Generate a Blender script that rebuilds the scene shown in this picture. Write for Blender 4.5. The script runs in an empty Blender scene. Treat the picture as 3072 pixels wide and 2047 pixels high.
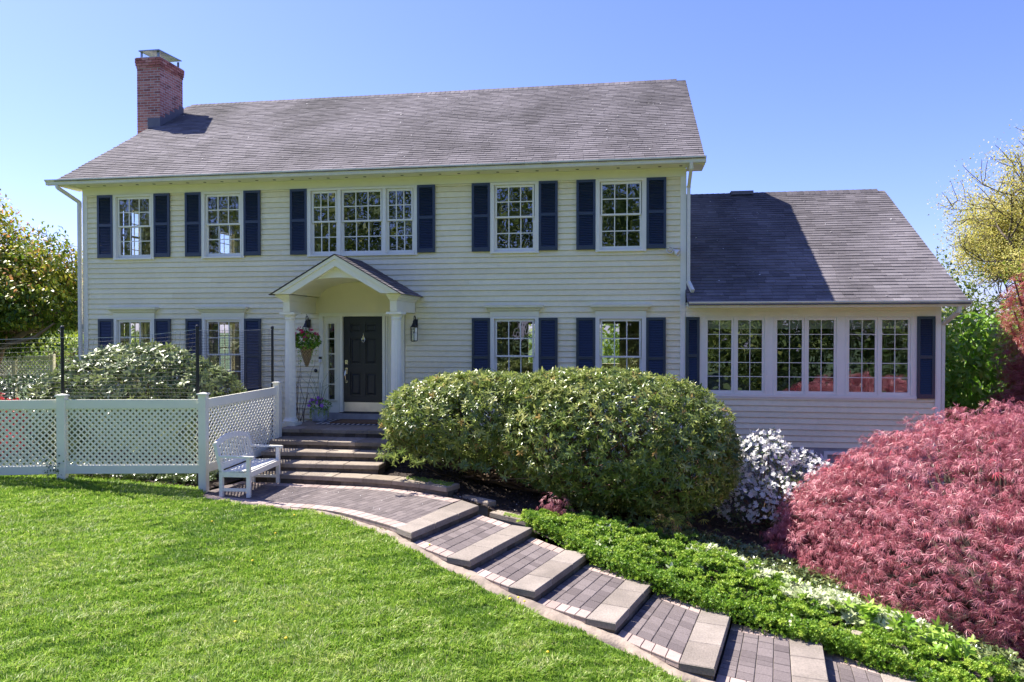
import bpy, math, random
import numpy as np
from mathutils import Vector, Matrix

# ------------------------------------------------------------------ camera, sky, sun, exposure
SC = bpy.context.scene
COL = SC.collection
cam_d = bpy.data.cameras.new("camera")
cam_d.lens = 25.719
cam_d.sensor_width = 36.0
cam_d.sensor_fit = 'HORIZONTAL'
cam_d.clip_start = 0.05
cam_d.clip_end = 2000
cam = bpy.data.objects.new("camera", cam_d)
COL.objects.link(cam)
CAM = (0.0, -15.163, 1.773)
cam.location = CAM
cam.rotation_euler = (math.radians(90 - 0.804), 0, math.radians(9.061))
SC.camera = cam

SUN_EL, SUN_AZ = 53.0, 292.0          # azimuth clockwise from +Y
w = bpy.data.worlds.new("World")
SC.world = w
w.use_nodes = True
nt = w.node_tree
for n in list(nt.nodes):
    nt.nodes.remove(n)
out = nt.nodes.new("ShaderNodeOutputWorld")
bg = nt.nodes.new("ShaderNodeBackground")
sky = nt.nodes.new("ShaderNodeTexSky")
sky.sky_type = 'NISHITA'
sky.sun_disc = False
sky.sun_elevation = math.radians(SUN_EL)
sky.sun_rotation = math.radians(SUN_AZ)
sky.air_density = 1.0
sky.dust_density = 0.6
sky.ozone_density = 5.0
bg.inputs['Strength'].default_value = 0.092
tn = nt.nodes.new("ShaderNodeMix"); tn.data_type = 'RGBA'; tn.blend_type = 'MULTIPLY'
tn.inputs['Factor'].default_value = 1.0
tn.inputs[7].default_value = (0.76, 0.71, 1.10, 1)
nt.links.new(sky.outputs[0], tn.inputs[6])
nt.links.new(tn.outputs[2], bg.inputs['Color'])
nt.links.new(bg.outputs[0], out.inputs['Surface'])

sl = bpy.data.lights.new("sun", 'SUN')
sl.energy = 4.6
sl.angle = math.radians(0.5)
sl.color = (1.0, 0.94, 0.84)
so = bpy.data.objects.new("sun", sl)
COL.objects.link(so)
az, el = math.radians(SUN_AZ), math.radians(SUN_EL)
tosun = Vector((math.sin(az) * math.cos(el), math.cos(az) * math.cos(el), math.sin(el)))
so.rotation_euler = tosun.to_track_quat('Z', 'Y').to_euler()
so.location = tosun * 60

SC.view_settings.view_transform = 'Standard'
SC.view_settings.look = 'None'
SC.view_settings.exposure = 1.46
SC.view_settings.gamma = 1.0
SC.view_settings.use_curve_mapping = False
SC.cycles.max_bounces = 6
SC.cycles.diffuse_bounces = 3
SC.cycles.glossy_bounces = 3
SC.cycles.transmission_bounces = 4
SC.cycles.transparent_max_bounces = 8
SC.cycles.use_adaptive_sampling = True
SC.cycles.use_denoising = True

# ------------------------------------------------------------------ helpers
def tag(o, label=None, cat=None, group=None, kind=None):
    if label: o['label'] = label
    if cat: o['category'] = cat
    if group: o['group'] = group
    if kind: o['kind'] = kind
    return o

ORG = {}
def empty(name, loc, rz=0.0):
    o = bpy.data.objects.new(name, None)
    o.empty_display_size = 0.2
    COL.objects.link(o)
    o.location = loc
    o.rotation_euler = (0, 0, rz)
    ORG[o] = (Vector(loc), rz)
    return o

def put(o, parent=None, loc=None, rz=0.0, local=False):
    """link o under parent; loc is in world space unless local"""
    COL.objects.link(o)
    L = Vector(loc) if loc is not None else Vector((0, 0, 0))
    if parent is None:
        o.location = L; o.rotation_euler = (0, 0, rz)
        ORG[o] = (L, rz)
        return o
    o.parent = parent
    if local:
        o.location = L
        o.rotation_euler = (0, 0, rz)
        pl, pr = ORG[parent]
        ORG[o] = (pl + Matrix.Rotation(pr, 3, 'Z') @ L, pr + rz)
    else:
        pl, pr = ORG[parent]
        o.location = Matrix.Rotation(-pr, 3, 'Z') @ (L - pl)
        o.rotation_euler = (0, 0, rz - pr)
        ORG[o] = (L, rz)
    return o

class MB:
    """mesh builder with a per-vertex tint"""
    def __init__(s):
        s.v = []; s.f = []; s.t = []; s.tint = 0.5
    def vert(s, *p):
        s.v.append(p); s.t.append(s.tint); return len(s.v) - 1
    def poly(s, pts):
        k = [s.vert(*p) for p in pts]; s.f.append(k)
    def hexa(s, p):
        """8 corners: bottom 0-3 ccw, top 4-7"""
        a = len(s.v)
        for q in p: s.vert(*q)
        for f in ((0, 3, 2, 1), (4, 5, 6, 7), (0, 1, 5, 4), (1, 2, 6, 5), (2, 3, 7, 6), (3, 0, 4, 7)):
            s.f.append([a + i for i in f])
    def box(s, x0, x1, y0, y1, z0, z1):
        s.hexa([(x0, y0, z0), (x1, y0, z0), (x1, y1, z0), (x0, y1, z0), (x0, y0, z1), (x1, y0, z1), (x1, y1, z1), (x0, y1, z1)])
    def cbox(s, c, dx, dy, dz, rz=0.0):
        cx, cy, cz = c; ca, sa = math.cos(rz), math.sin(rz)
        P = []
        for z in (cz - dz / 2, cz + dz / 2):
            for (x, y) in ((-dx / 2, -dy / 2), (dx / 2, -dy / 2), (dx / 2, dy / 2), (-dx / 2, dy / 2)):
                P.append((cx + x * ca - y * sa, cy + x * sa + y * ca, z))
        s.hexa(P)
    def bar(s, a, b, w_, h, up=(0, 0, 1)):
        """rectangular bar a->b; w_ across, h along up"""
        a = Vector(a); b = Vector(b); d = (b - a).normalized(); up = Vector(up)
        r = d.cross(up)
        if r.length < 1e-6: r = Vector((1, 0, 0))
        r.normalize(); u = r.cross(d).normalized()
        P = []
        for q in (a, b):
            for (i, j) in ((-1, -1), (1, -1), (1, 1), (-1, 1)):
                P.append(tuple(q + r * (i * w_ / 2) + u * (j * h / 2)))
        s.hexa(P)
    def tube(s, pts, rad, n=8, caps=True):
        pts = [Vector(p) for p in pts]
        if not hasattr(rad, '__len__'): rad = [rad] * len(pts)
        rings = []; ref = None
        for i, p in enumerate(pts):
            d = (pts[min(i + 1, len(pts) - 1)] - pts[max(i - 1, 0)])
            d = d.normalized() if d.length > 1e-9 else Vector((0, 0, 1))
            if ref is None:
                ref = d.orthogonal().normalized()
            ref = (ref - d * ref.dot(d))
            ref = ref.normalized() if ref.length > 1e-6 else d.orthogonal().normalized()
            q = d.cross(ref)
            ring = []
            for k in range(n):
                a = 2 * math.pi * k / n
                ring.append(s.vert(*(p + (ref * math.cos(a) + q * math.sin(a)) * rad[i])))
            rings.append(ring)
        for i in range(len(rings) - 1):
            for k in range(n):
                s.f.append([rings[i][k], rings[i][(k + 1) % n], rings[i + 1][(k + 1) % n], rings[i + 1][k]])
        if caps:
            s.f.append(rings[0][::-1]); s.f.append(rings[-1])
    def lathe(s, prof, c=(0, 0, 0), n=20, flute=None):
        """prof: list of (r, z); flute(k, i) scales the radius"""
        rings = []
        for i, (r, z) in enumerate(prof):
            ring = []
            for k in range(n):
                a = 2 * math.pi * k / n
                rr = r * (flute(k, i) if flute else 1)
                ring.append(s.vert(c[0] + rr * math.cos(a), c[1] + rr * math.sin(a), c[2] + z))
            rings.append(ring)
        for i in range(len(rings) - 1):
            for k in range(n):
                s.f.append([rings[i][k], rings[i][(k + 1) % n], rings[i + 1][(k + 1) % n], rings[i + 1][k]])
        s.f.append(rings[0][::-1]); s.f.append(rings[-1])
    def prism(s, poly, y0, y1):
        """polygon in XZ (ccw seen from -Y) extruded y0..y1"""
        n = len(poly)
        a = [s.vert(x, y0, z) for x, z in poly]; b = [s.vert(x, y1, z) for x, z in poly]
        s.f.append(a); s.f.append(b[::-1])
        for i in range(n):
            j = (i + 1) % n
            s.f.append([a[j], a[i], b[i], b[j]])
    def xprism(s, poly, x0, x1):
        """polygon in YZ extruded along X"""
        n = len(poly)
        a = [s.vert(x0, y, z) for y, z in poly]; b = [s.vert(x1, y, z) for y, z in poly]
        s.f.append(a[::-1]); s.f.append(b)
        for i in range(n):
            j = (i + 1) % n
            s.f.append([a[i], a[j], b[j], b[i]])
    def mesh(s, name, mat, smooth=False):
        me = bpy.data.meshes.new(name)
        me.from_pydata(s.v, [], s.f)
        at = me.attributes.new("tint", 'FLOAT', 'POINT')
        at.data.foreach_set("value", s.t)
        if smooth: me.polygons.foreach_set("use_smooth", [True] * len(me.polygons))
        for m_ in (mat if isinstance(mat, (list, tuple)) else [mat]): me.materials.append(m_)
        me.update()
        return me
    def obj(s, name, mat, parent=None, loc=None, rz=0.0, local=False, smooth=False):
        return put(bpy.data.objects.new(name, s.mesh(name, mat, smooth)), parent, loc, rz, local)

def np_obj(name, V, F, tint, mat, parent=None, loc=None, local=False, smooth=False):
    """V (n,3) float, F list of arrays (m,k) faces, tint (n,)"""
    me = bpy.data.meshes.new(name)
    V = np.ascontiguousarray(V, dtype=np.float32)
    me.vertices.add(len(V)); me.vertices.foreach_set("co", V.ravel())
    idx = np.concatenate([f.ravel() for f in F]).astype(np.int32)
    cnt = np.concatenate([np.full(len(f), f.shape[1]) for f in F]).astype(np.int32)
    st = np.concatenate([[0], np.cumsum(cnt)[:-1]]).astype(np.int32)
    me.loops.add(len(idx)); me.loops.foreach_set("vertex_index", idx)
    me.polygons.add(len(cnt)); me.polygons.foreach_set("loop_start", st)
    try: me.polygons.foreach_set("loop_total", cnt)
    except Exception: pass
    if smooth: me.polygons.foreach_set("use_smooth", np.ones(len(cnt), dtype=bool))
    at = me.attributes.new("tint", 'FLOAT', 'POINT')
    at.data.foreach_set("value", np.ascontiguousarray(tint, dtype=np.float32))
    me.materials.append(mat)
    me.update(calc_edges=True)
    return put(bpy.data.objects.new(name, me), parent, loc, 0, local)

def scatter(tv, tf, P, R, S, tint, tvt=None):
    """copies of a template (tv verts, tf list of same-size faces arrays)"""
    n = len(P); k = len(tv)
    S = np.asarray(S)
    if S.ndim == 1: S = S[:, None]
    loc = tv[None, :, :] * S[:, None, :]
    V = np.einsum('nij,nkj->nki', R, loc) + P[:, None, :]
    off = (np.arange(n) * k)[:, None, None]
    F = [(f[None, :, :] + off).reshape(-1, f.shape[1]) for f in tf]
    T = np.repeat(np.asarray(tint)[:, None], k, 1)
    if tvt is not None: T = T + tvt[None, :]
    return V.reshape(-1, 3), F, T.ravel()

def join(parts):
    V, FF, T = [], {}, []
    o = 0
    for v, F, t in parts:
        V.append(v); T.append(t)
        for f in F: FF.setdefault(f.shape[1], []).append(f + o)
        o += len(v)
    return np.concatenate(V), [np.concatenate(x) for x in FF.values()], np.concatenate(T)

def frames(Y, N):
    """rotation matrices whose local Y is Y and local Z is near N"""
    Y = Y / (np.linalg.norm(Y, axis=1, keepdims=True) + 1e-9)
    X = np.cross(Y, N); X /= (np.linalg.norm(X, axis=1, keepdims=True) + 1e-9)
    Z = np.cross(X, Y)
    return np.stack([X, Y, Z], axis=2)

def unit(v): return v / (np.linalg.norm(v, axis=-1, keepdims=True) + 1e-9)

def wob(P, seed=0, f=1.0):
    """cheap smooth noise, about -1..1"""
    r = np.random.RandomState(seed)
    a = np.zeros(len(P))
    for o, amp in ((1, .5), (2.1, .3), (4.3, .2)):
        for _ in range(3):
            k = r.normal(size=P.shape[1]) * f * o
            a += amp / 1.7 * np.sin(P @ k + r.uniform(0, 6.28))
    return a

# ------------------------------------------------------------------ materials
def _ramp(nt, fac, stops):
    r = nt.nodes.new("ShaderNodeValToRGB")
    while len(r.color_ramp.elements) < len(stops): r.color_ramp.elements.new(0.5)
    for e_, (p, c) in zip(r.color_ramp.elements, stops):
        e_.position = p; e_.color = (*c, 1)
    nt.links.new(fac, r.inputs[0])
    return r.outputs[0]

def mat(name, col, rough=0.6, var=0.0, vs=3.0, bump=0.0, bs=40.0, metal=0.0, spec=0.5, ramp=None,
        var2=0.0, vs2=0.4, trans=0.0, stretch=None, coat=0.0, vcol=None):
    m = bpy.data.materials.new(name); m.use_nodes = True
    nt = m.node_tree; N = nt.nodes; L = nt.links
    b = N["Principled BSDF"]
    b.inputs['Roughness'].default_value = rough
    b.inputs['Metallic'].default_value = metal
    b.inputs['Specular IOR Level'].default_value = spec
    b.inputs['Coat Weight'].default_value = coat
    tc = N.new("ShaderNodeTexCoord"); src = tc.outputs['Object']
    if stretch:
        mp = N.new("ShaderNodeMapping"); mp.inputs['Scale'].default_value = stretch
        L.new(src, mp.inputs[0]); src = mp.outputs[0]
    if ramp:
        at = N.new("ShaderNodeAttribute"); at.attribute_name = "tint"
        c = _ramp(nt, at.outputs['Fac'], ramp)
    else:
        rgb = N.new("ShaderNodeRGB"); rgb.outputs[0].default_value = (*col, 1); c = rgb.outputs[0]
    for (amt, sc, dk) in ((var, vs, 0), (var2, vs2, 1)):
        if amt > 0:
            nz = N.new("ShaderNodeTexNoise"); nz.inputs['Scale'].default_value = sc
            nz.inputs['Detail'].default_value = 6; nz.inputs['Roughness'].default_value = 0.6
            L.new(src, nz.inputs['Vector'])
            mr = N.new("ShaderNodeMapRange")
            mr.inputs['From Min'].default_value = 0.3; mr.inputs['From Max'].default_value = 0.7
            mr.inputs['To Min'].default_value = 1 - amt; mr.inputs['To Max'].default_value = 1 + amt
            L.new(nz.outputs['Fac'], mr.inputs['Value'])
            mx = N.new("ShaderNodeMix"); mx.data_type = 'RGBA'; mx.blend_type = 'MULTIPLY'
            mx.inputs['Factor'].default_value = 1
            L.new(c, mx.inputs[6]); L.new(mr.outputs[0], mx.inputs[7]); c = mx.outputs[2]
            if vcol and dk:
                m2 = N.new("ShaderNodeMix"); m2.data_type = 'RGBA'
                m3 = N.new("ShaderNodeMapRange"); m3.inputs['From Min'].default_value = 0.5; m3.inputs['From Max'].default_value = 0.68
                m3.inputs['To Max'].default_value = 0.7
                L.new(nz.outputs['Fac'], m3.inputs['Value']); L.new(m3.outputs[0], m2.inputs['Factor'])
                L.new(c, m2.inputs[6]); m2.inputs[7].default_value = (*vcol, 1); c = m2.outputs[2]
    L.new(c, b.inputs['Base Color'])
    if bump > 0:
        nz = N.new("ShaderNodeTexNoise"); nz.inputs['Scale'].default_value = bs; nz.inputs['Detail'].default_value = 5
        L.new(src, nz.inputs['Vector'])
        bp = N.new("ShaderNodeBump"); bp.inputs['Strength'].default_value = bump; bp.inputs['Distance'].default_value = 0.01
        L.new(nz.outputs['Fac'], bp.inputs['Height']); L.new(bp.outputs[0], b.inputs['Normal'])
    if trans > 0:
        t = N.new("ShaderNodeBsdfTranslucent"); L.new(c, t.inputs['Color'])
        g = N.new("ShaderNodeMixShader"); g.inputs[0].default_value = trans
        o = N["Material Output"]
        L.new(b.outputs[0], g.inputs[1]); L.new(t.outputs[0], g.inputs[2]); L.new(g.outputs[0], o.inputs['Surface'])
    return m

def glass(name, refl=0.22, tintc=(0.75, 0.8, 0.8)):
    m = bpy.data.materials.new(name); m.use_nodes = True
    nt = m.node_tree; N = nt.nodes; L = nt.links
    N.remove(N["Principled BSDF"])
    tr = N.new("ShaderNodeBsdfTransparent"); tr.inputs[0].default_value = (*tintc, 1)
    gl = N.new("ShaderNodeBsdfGlossy"); gl.inputs['Roughness'].default_value = 0.0
    gl.inputs['Color'].default_value = (0.95, 0.97, 1.0, 1)
    fr = N.new("ShaderNodeFresnel"); fr.inputs['IOR'].default_value = 1.5
    ad = N.new("ShaderNodeMath"); ad.operation = 'ADD'; ad.inputs[1].default_value = refl
    ad.use_clamp = True
    # panes are never quite flat: a slow ripple bends the reflections
    tc = N.new("ShaderNodeTexCoord"); nz = N.new("ShaderNodeTexNoise"); nz.inputs['Scale'].default_value = 3.0
    nz.inputs['Detail'].default_value = 1.0
    L.new(tc.outputs['Object'], nz.inputs['Vector'])
    bp = N.new("ShaderNodeBump"); bp.inputs['Strength'].default_value = 0.25; bp.inputs['Distance'].default_value = 0.02
    L.new(nz.outputs['Fac'], bp.inputs['Height']); L.new(bp.outputs[0], gl.inputs['Normal'])
    mx = N.new("ShaderNodeMixShader")
    L.new(fr.outputs[0], ad.inputs[0]); L.new(ad.outputs[0], mx.inputs[0])
    L.new(tr.outputs[0], mx.inputs[1]); L.new(gl.outputs[0], mx.inputs[2])
    L.new(mx.outputs[0], N["Material Output"].inputs['Surface'])
    return m

M = {}
M['siding'] = mat('siding_paint', (0.66, 0.62, 0.47), 0.55, var=0.05, vs=1.2, ramp=[(0, (0.86, 0.765, 0.49)), (1, (0.92, 0.835, 0.56))], var2=0.05, vs2=9)
M['trim'] = mat('trim_paint', (0.88, 0.84, 0.64), 0.45, var=0.03, vs=3)
M['white'] = mat('window_paint', (0.88, 0.845, 0.73), 0.4, var=0.03, vs=4)
M['column'] = mat('column_paint', (0.90, 0.87, 0.73), 0.4, var=0.03, vs=5)
M['cream'] = mat('cream_plaster', (0.88, 0.80, 0.55), 0.6, var=0.03, vs=2)
M['gutter'] = mat('gutter_paint', (0.74, 0.71, 0.60), 0.35, var=0.06, vs=4, var2=0.05, vs2=20)
M['shutter'] = mat('shutter_paint', (0.010, 0.025, 0.058), 0.40, var=0.10, vs=5, spec=0.9)
M['door'] = mat('door_paint', (0.022, 0.024, 0.030), 0.32, var=0.1, vs=3)
M['glass'] = glass('window_glass', 0.16)
M['roof'] = mat('roof_shingle', (0.1, 0.09, 0.1), 0.92, ramp=[(0, (0.086, 0.077, 0.083)), (0.5, (0.140, 0.126, 0.134)), (1, (0.205, 0.187, 0.195))], var=0.14, vs=60, bump=0.5, bs=220, var2=0.42, vs2=0.6, spec=0.3, stretch=(1.0, 0.6, 0.6))
M['brick'] = mat('chimney_brick', (0.3, 0.1, 0.08), 0.85, ramp=[(0, (0.24, 0.070, 0.058)), (0.5, (0.46, 0.155, 0.12)), (1, (0.58, 0.28, 0.23))], var=0.15, vs=30, bump=0.3, bs=120)
M['mortar'] = mat('mortar', (0.55, 0.50, 0.48), 0.9, var=0.15, vs=15)
M['lead'] = mat('lead_flashing', (0.14, 0.13, 0.155), 0.6, var=0.1, vs=10)
M['steel'] = mat('galvanised_steel', (0.26, 0.29, 0.29), 0.4, metal=0.7, var=0.1, vs=20)
M['steelk'] = mat('kick_plate_steel', (0.75, 0.73, 0.70), 0.28, metal=0.85, var=0.06, vs=7, bump=0.25, bs=6)
M['silver'] = mat('polished_hardware', (0.82, 0.76, 0.60), 0.22, metal=0.95)
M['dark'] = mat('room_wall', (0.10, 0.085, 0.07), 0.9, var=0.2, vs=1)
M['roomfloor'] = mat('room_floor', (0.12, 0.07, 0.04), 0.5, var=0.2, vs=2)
M['curtain'] = mat('curtain_cloth', (0.35, 0.30, 0.25), 0.9, var=0.1, vs=4, trans=0.3)
M['shade'] = mat('roller_shade', (0.55, 0.57, 0.45), 0.9)
M['black'] = mat('black_metal', (0.018, 0.018, 0.022), 0.4, var=0.1, vs=10)
M['blackpost'] = mat('black_plastic', (0.008, 0.009, 0.014), 0.35)
M['net'] = mat('net_cord', (0.045, 0.045, 0.05), 0.6)
M['wire'] = mat('net_top_cord', (0.55, 0.55, 0.55), 0.5)
M['vinyl'] = mat('fence_vinyl', (0.90, 0.87, 0.74), 0.38, var=0.03, vs=3)
M['bench'] = mat('bench_paint', (0.90, 0.87, 0.78), 0.42, var=0.05, vs=12, bump=0.08, bs=60)
M['coping'] = mat('coping_stone', (0.2, 0.18, 0.15), 0.92, ramp=[(0, (0.22, 0.178, 0.135)), (1, (0.32, 0.265, 0.21))], var=0.14, vs=14, bump=0.8, bs=70, var2=0.16, vs2=2.2)
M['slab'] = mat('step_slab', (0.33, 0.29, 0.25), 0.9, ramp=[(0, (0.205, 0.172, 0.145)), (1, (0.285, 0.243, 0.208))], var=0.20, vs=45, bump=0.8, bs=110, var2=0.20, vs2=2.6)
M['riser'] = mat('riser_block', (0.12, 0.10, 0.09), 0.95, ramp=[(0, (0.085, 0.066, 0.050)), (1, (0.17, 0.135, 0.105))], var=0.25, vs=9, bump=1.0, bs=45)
M['pavl'] = mat('light_paver', (0.5, 0.43, 0.4), 0.88, ramp=[(0, (0.315, 0.235, 0.205)), (1, (0.410, 0.320, 0.285))], var=0.10, vs=20, bump=0.4, bs=90, var2=0.08, vs2=1.5)
M['pavd'] = mat('dark_paver', (0.13, 0.11, 0.12), 0.9, ramp=[(0, (0.100, 0.080, 0.080)), (1, (0.170, 0.140, 0.137))], var=0.30, vs=90, bump=0.5, bs=120)
M['sand'] = mat('joint_sand', (0.09, 0.075, 0.06), 0.95, var=0.3, vs=20)
M['apron'] = mat('rough_concrete', (0.28, 0.225, 0.18), 0.95, var=0.25, vs=6, bump=1.0, bs=25, var2=0.2, vs2=1.5)
M['lawn'] = mat('lawn_soil', (0.09, 0.15, 0.02), 0.95, var=0.35, vs=8, bump=0.5, bs=30, var2=0.2, vs2=0.5)
M['far'] = mat('rough_grass', (0.06, 0.10, 0.03), 0.95, var=0.3, vs=0.5, var2=0.2, vs2=0.05)
M['mulch'] = mat('bark_mulch', (0.032, 0.021, 0.016), 0.95, var=0.5, vs=30, bump=1.0, bs=50, var2=0.3, vs2=2)
M['chip'] = mat('mulch_chips', (0, 0, 0), 0.9, ramp=[(0, (0.03, 0.018, 0.012)), (0.8, (0.09, 0.055, 0.04)), (1, (0.26, 0.20, 0.16))])
M['moss'] = mat('moss', (0.16, 0.22, 0.03), 0.95, var=0.4, vs=20)
M['grass'] = mat('grass_blades', (0, 0, 0), 0.45, ramp=[(0, (0.09, 0.195, 0.022)), (0.45, (0.215, 0.365, 0.042)), (0.8, (0.44, 0.56, 0.10)), (1, (0.62, 0.62, 0.32))], trans=0.45, spec=0.35)
M['rhodo'] = mat('rhododendron_leaf', (0, 0, 0), 0.30, ramp=[(0, (0.09, 0.15, 0.035)), (0.5, (0.25, 0.31, 0.075)), (0.85, (0.48, 0.50, 0.18)), (1, (0.46, 0.28, 0.11))], trans=0.40, spec=0.55)
M['rhodo2'] = mat('dark_leaf', (0, 0, 0), 0.28, ramp=[(0, (0.04, 0.08, 0.025)), (0.6, (0.15, 0.20, 0.065)), (1, (0.34, 0.36, 0.12))], trans=0.15, spec=0.6)
M['rhodo3'] = mat('broad_evergreen_leaf', (0, 0, 0), 0.38, ramp=[(0, (0.07, 0.12, 0.035)), (0.5, (0.23, 0.29, 0.10)), (1, (0.44, 0.48, 0.20))], trans=0.22, spec=0.6)
M['bark'] = mat('bark', (0.11, 0.085, 0.065), 0.9, var=0.3, vs=12, bump=0.6, bs=30)
M['barkp'] = mat('pale_bark', (0.24, 0.17, 0.12), 0.85, var=0.3, vs=8, bump=0.5, bs=25)
M['twig'] = mat('brown_twig', (0.14, 0.085, 0.05), 0.8, var=0.2, vs=10)
M['azw'] = mat('white_petal', (0.82, 0.81, 0.80), 0.6, var=0.04, vs=10, trans=0.3)
M['azr'] = mat('red_petal', (0.55, 0.02, 0.04), 0.5, trans=0.3)
M['maple'] = mat('laceleaf', (0, 0, 0), 0.42, ramp=[(0, (0.15, 0.026, 0.038)), (0.5, (0.47, 0.135, 0.165)), (0.85, (0.74, 0.34, 0.38)), (1, (0.68, 0.08, 0.12))], trans=0.28, spec=0.6)
M['maple2'] = mat('red_maple_leaf', (0, 0, 0), 0.4, ramp=[(0, (0.14, 0.022, 0.028)), (0.6, (0.34, 0.07, 0.065)), (1, (0.50, 0.17, 0.13))], trans=0.35, spec=0.5)
M['yew'] = mat('yew_needle', (0, 0, 0), 0.45, ramp=[(0, (0.07, 0.18, 0.015)), (0.5, (0.22, 0.38, 0.03)), (1, (0.50, 0.62, 0.09))], trans=0.25, spec=0.4)
M['varieg'] = mat('variegated_leaf', (0, 0, 0), 0.45, ramp=[(0, (0.12, 0.22, 0.05)), (0.5, (0.40, 0.48, 0.22)), (1, (0.72, 0.74, 0.50))], trans=0.3)
M['fresh'] = mat('fresh_leaf', (0, 0, 0), 0.42, ramp=[(0, (0.07, 0.18, 0.015)), (0.6, (0.19, 0.36, 0.03)), (1, (0.38, 0.52, 0.08))], trans=0.35, spec=0.4)
M['kousa'] = mat('dogwood_leaf', (0, 0, 0), 0.4, ramp=[(0, (0.035, 0.085, 0.012)), (0.45, (0.15, 0.23, 0.02)), (0.8, (0.42, 0.42, 0.05)), (1, (0.62, 0.28, 0.12))], trans=0.4, spec=0.4)
M['oak'] = mat('oak_catkins', (0, 0, 0), 0.6, ramp=[(0, (0.32, 0.36, 0.07)), (0.5, (0.54, 0.51, 0.12)), (1, (0.68, 0.54, 0.17))], trans=0.4)
M['olive'] = mat('spring_leaf', (0, 0, 0), 0.6, ramp=[(0, (0.05, 0.10, 0.02)), (0.5, (0.15, 0.21, 0.04)), (1, (0.34, 0.34, 0.08))], trans=0.35)
M['hedge'] = mat('hedge_leaf', (0, 0, 0), 0.5, ramp=[(0, (0.06, 0.14, 0.01)), (0.6, (0.24, 0.34, 0.02)), (1, (0.46, 0.52, 0.05))], trans=0.35)
M['pink'] = mat('magenta_petal', (0.62, 0.03, 0.16), 0.5, trans=0.3)
M['purple'] = mat('violet_petal', (0.42, 0.14, 0.58), 0.5, trans=0.3)
M['yellow'] = mat('dandelion_petal', (0.85, 0.60, 0.02), 0.6)
M['wicker'] = mat('woven_wicker', (0.42, 0.29, 0.13), 0.8, ramp=[(0, (0.10, 0.05, 0.02)), (1, (0.50, 0.36, 0.17))])
M['pot'] = mat('grey_glazed_pot', (0.42, 0.45, 0.50), 0.35, var=0.3, vs=14)
M['coir'] = mat('coir_mat', (0.20, 0.11, 0.05), 0.95, var=0.2, vs=60, bump=0.6, bs=150)
M['coird'] = mat('coir_dark_band', (0.09, 0.05, 0.025), 0.95, bump=0.5, bs=150)
M['rugw'] = mat('rug_white', (0.62, 0.60, 0.56), 0.95, bump=0.3, bs=100)
M['rugn'] = mat('rug_navy', (0.03, 0.035, 0.05), 0.95, bump=0.3, bs=100)
M['lampglass'] = glass('lantern_glass', 0.10, (0.9, 0.92, 0.9))
M['whitep'] = mat('white_plastic', (0.80, 0.79, 0.76), 0.35)
M['lens'] = mat('lamp_lens', (0.62, 0.55, 0.40), 0.2)
M['orange'] = mat('lamp_shade_cloth', (0.55, 0.20, 0.06), 0.8)
M['wood'] = mat('weathered_board', (0.30, 0.20, 0.13), 0.85, var=0.2, vs=5)
M['concrete'] = mat('foundation', (0.33, 0.32, 0.30), 0.9, var=0.15, vs=6)
M['dryleaf'] = mat('dry_leaf', (0.42, 0.22, 0.13), 0.8)
rnd = random.Random(7)
# ------------------------------------------------------------------ house
HX0, HX1 = -12.44, 1.13          # main block, outer faces
WX1 = 5.92                       # wing end
TRIM = M['trim']
house = empty('house', (-5.7, 0.0, -0.9))
tag(house, 'two storey cream clapboard house with navy shutters and a lower side wing', 'house')

EXPO = 0.1165
def siding(x0, x1, z0, z1, holes, name, parent):
    mb = MB()
    n = int(math.ceil((z1 - z0) / EXPO))
    for i in range(n):
        za = z0 + i * EXPO; zb = min(za + EXPO, z1)
        br = sorted({x0, x1} | {v for h in holes for v in h[:2] if x0 < v < x1 and h[2] < zb and h[3] > za})
        for a, b in zip(br, br[1:]):
            m_ = (a + b) / 2; segs = [(za, zb)]
            for h in holes:
                if h[0] < m_ < h[1]:
                    ns = []
                    for s0, s1 in segs:
                        if h[2] >= s1 or h[3] <= s0: ns.append((s0, s1)); continue
                        if h[2] > s0: ns.append((s0, h[2]))
                        if h[3] < s1: ns.append((h[3], s1))
                    segs = ns
            cuts = [a]
            c = a + rnd.uniform(0.8, 3.6)
            while c < b - 0.4:
                cuts.append(c); c += rnd.uniform(2.6, 4.2)
            cuts.append(b)
            for c0, c1 in zip(cuts, cuts[1:]):
                mb.tint = rnd.random()
                e1 = c1 - (0.0035 if c1 < b else 0)
                dy = rnd.uniform(-0.001, 0.001)
                for s0, s1 in segs:
                    if s1 - s0 < 0.003: continue
                    y0 = -0.006 + 0.022 * (s0 - za) / EXPO + dy; y1 = -0.006 + 0.022 * (s1 - za) / EXPO + dy
                    st_ = s1 - 0.009 if abs(s1 - zb) < 1e-6 and zb < z1 else s1
                    if st_ <= s0: continue
                    mb.poly([(c0, y0, s0), (e1, y0, s0), (e1, y1, st_), (c0, y1, st_)])
                    mb.poly([(c0, 0.019, s0), (e1, 0.019, s0), (e1, y0, s0), (c0, y0, s0)])
    return mb.obj(name, M['siding'], parent)

def holed_wall(mb, x0, x1, z0, z1, holes, y0, y1):
    xs = sorted({x0, x1} | {v for h in holes for v in h[:2] if x0 < v < x1})
    zs = sorted({z0, z1} | {v for h in holes for v in h[2:4] if z0 < v < z1})
    for a, b in zip(xs, xs[1:]):
        run = None
        for c, d in zip(zs, zs[1:]):
            solid = not any(h[0] < (a + b) / 2 < h[1] and h[2] < (c + d) / 2 < h[3] for h in holes)
            if solid:
                run = (run[0], d) if run else (c, d)
            if (not solid) and run:
                mb.box(a, b, y0, y1, *run); run = None
        if run: mb.box(a, b, y0, y1, *run)

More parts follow.
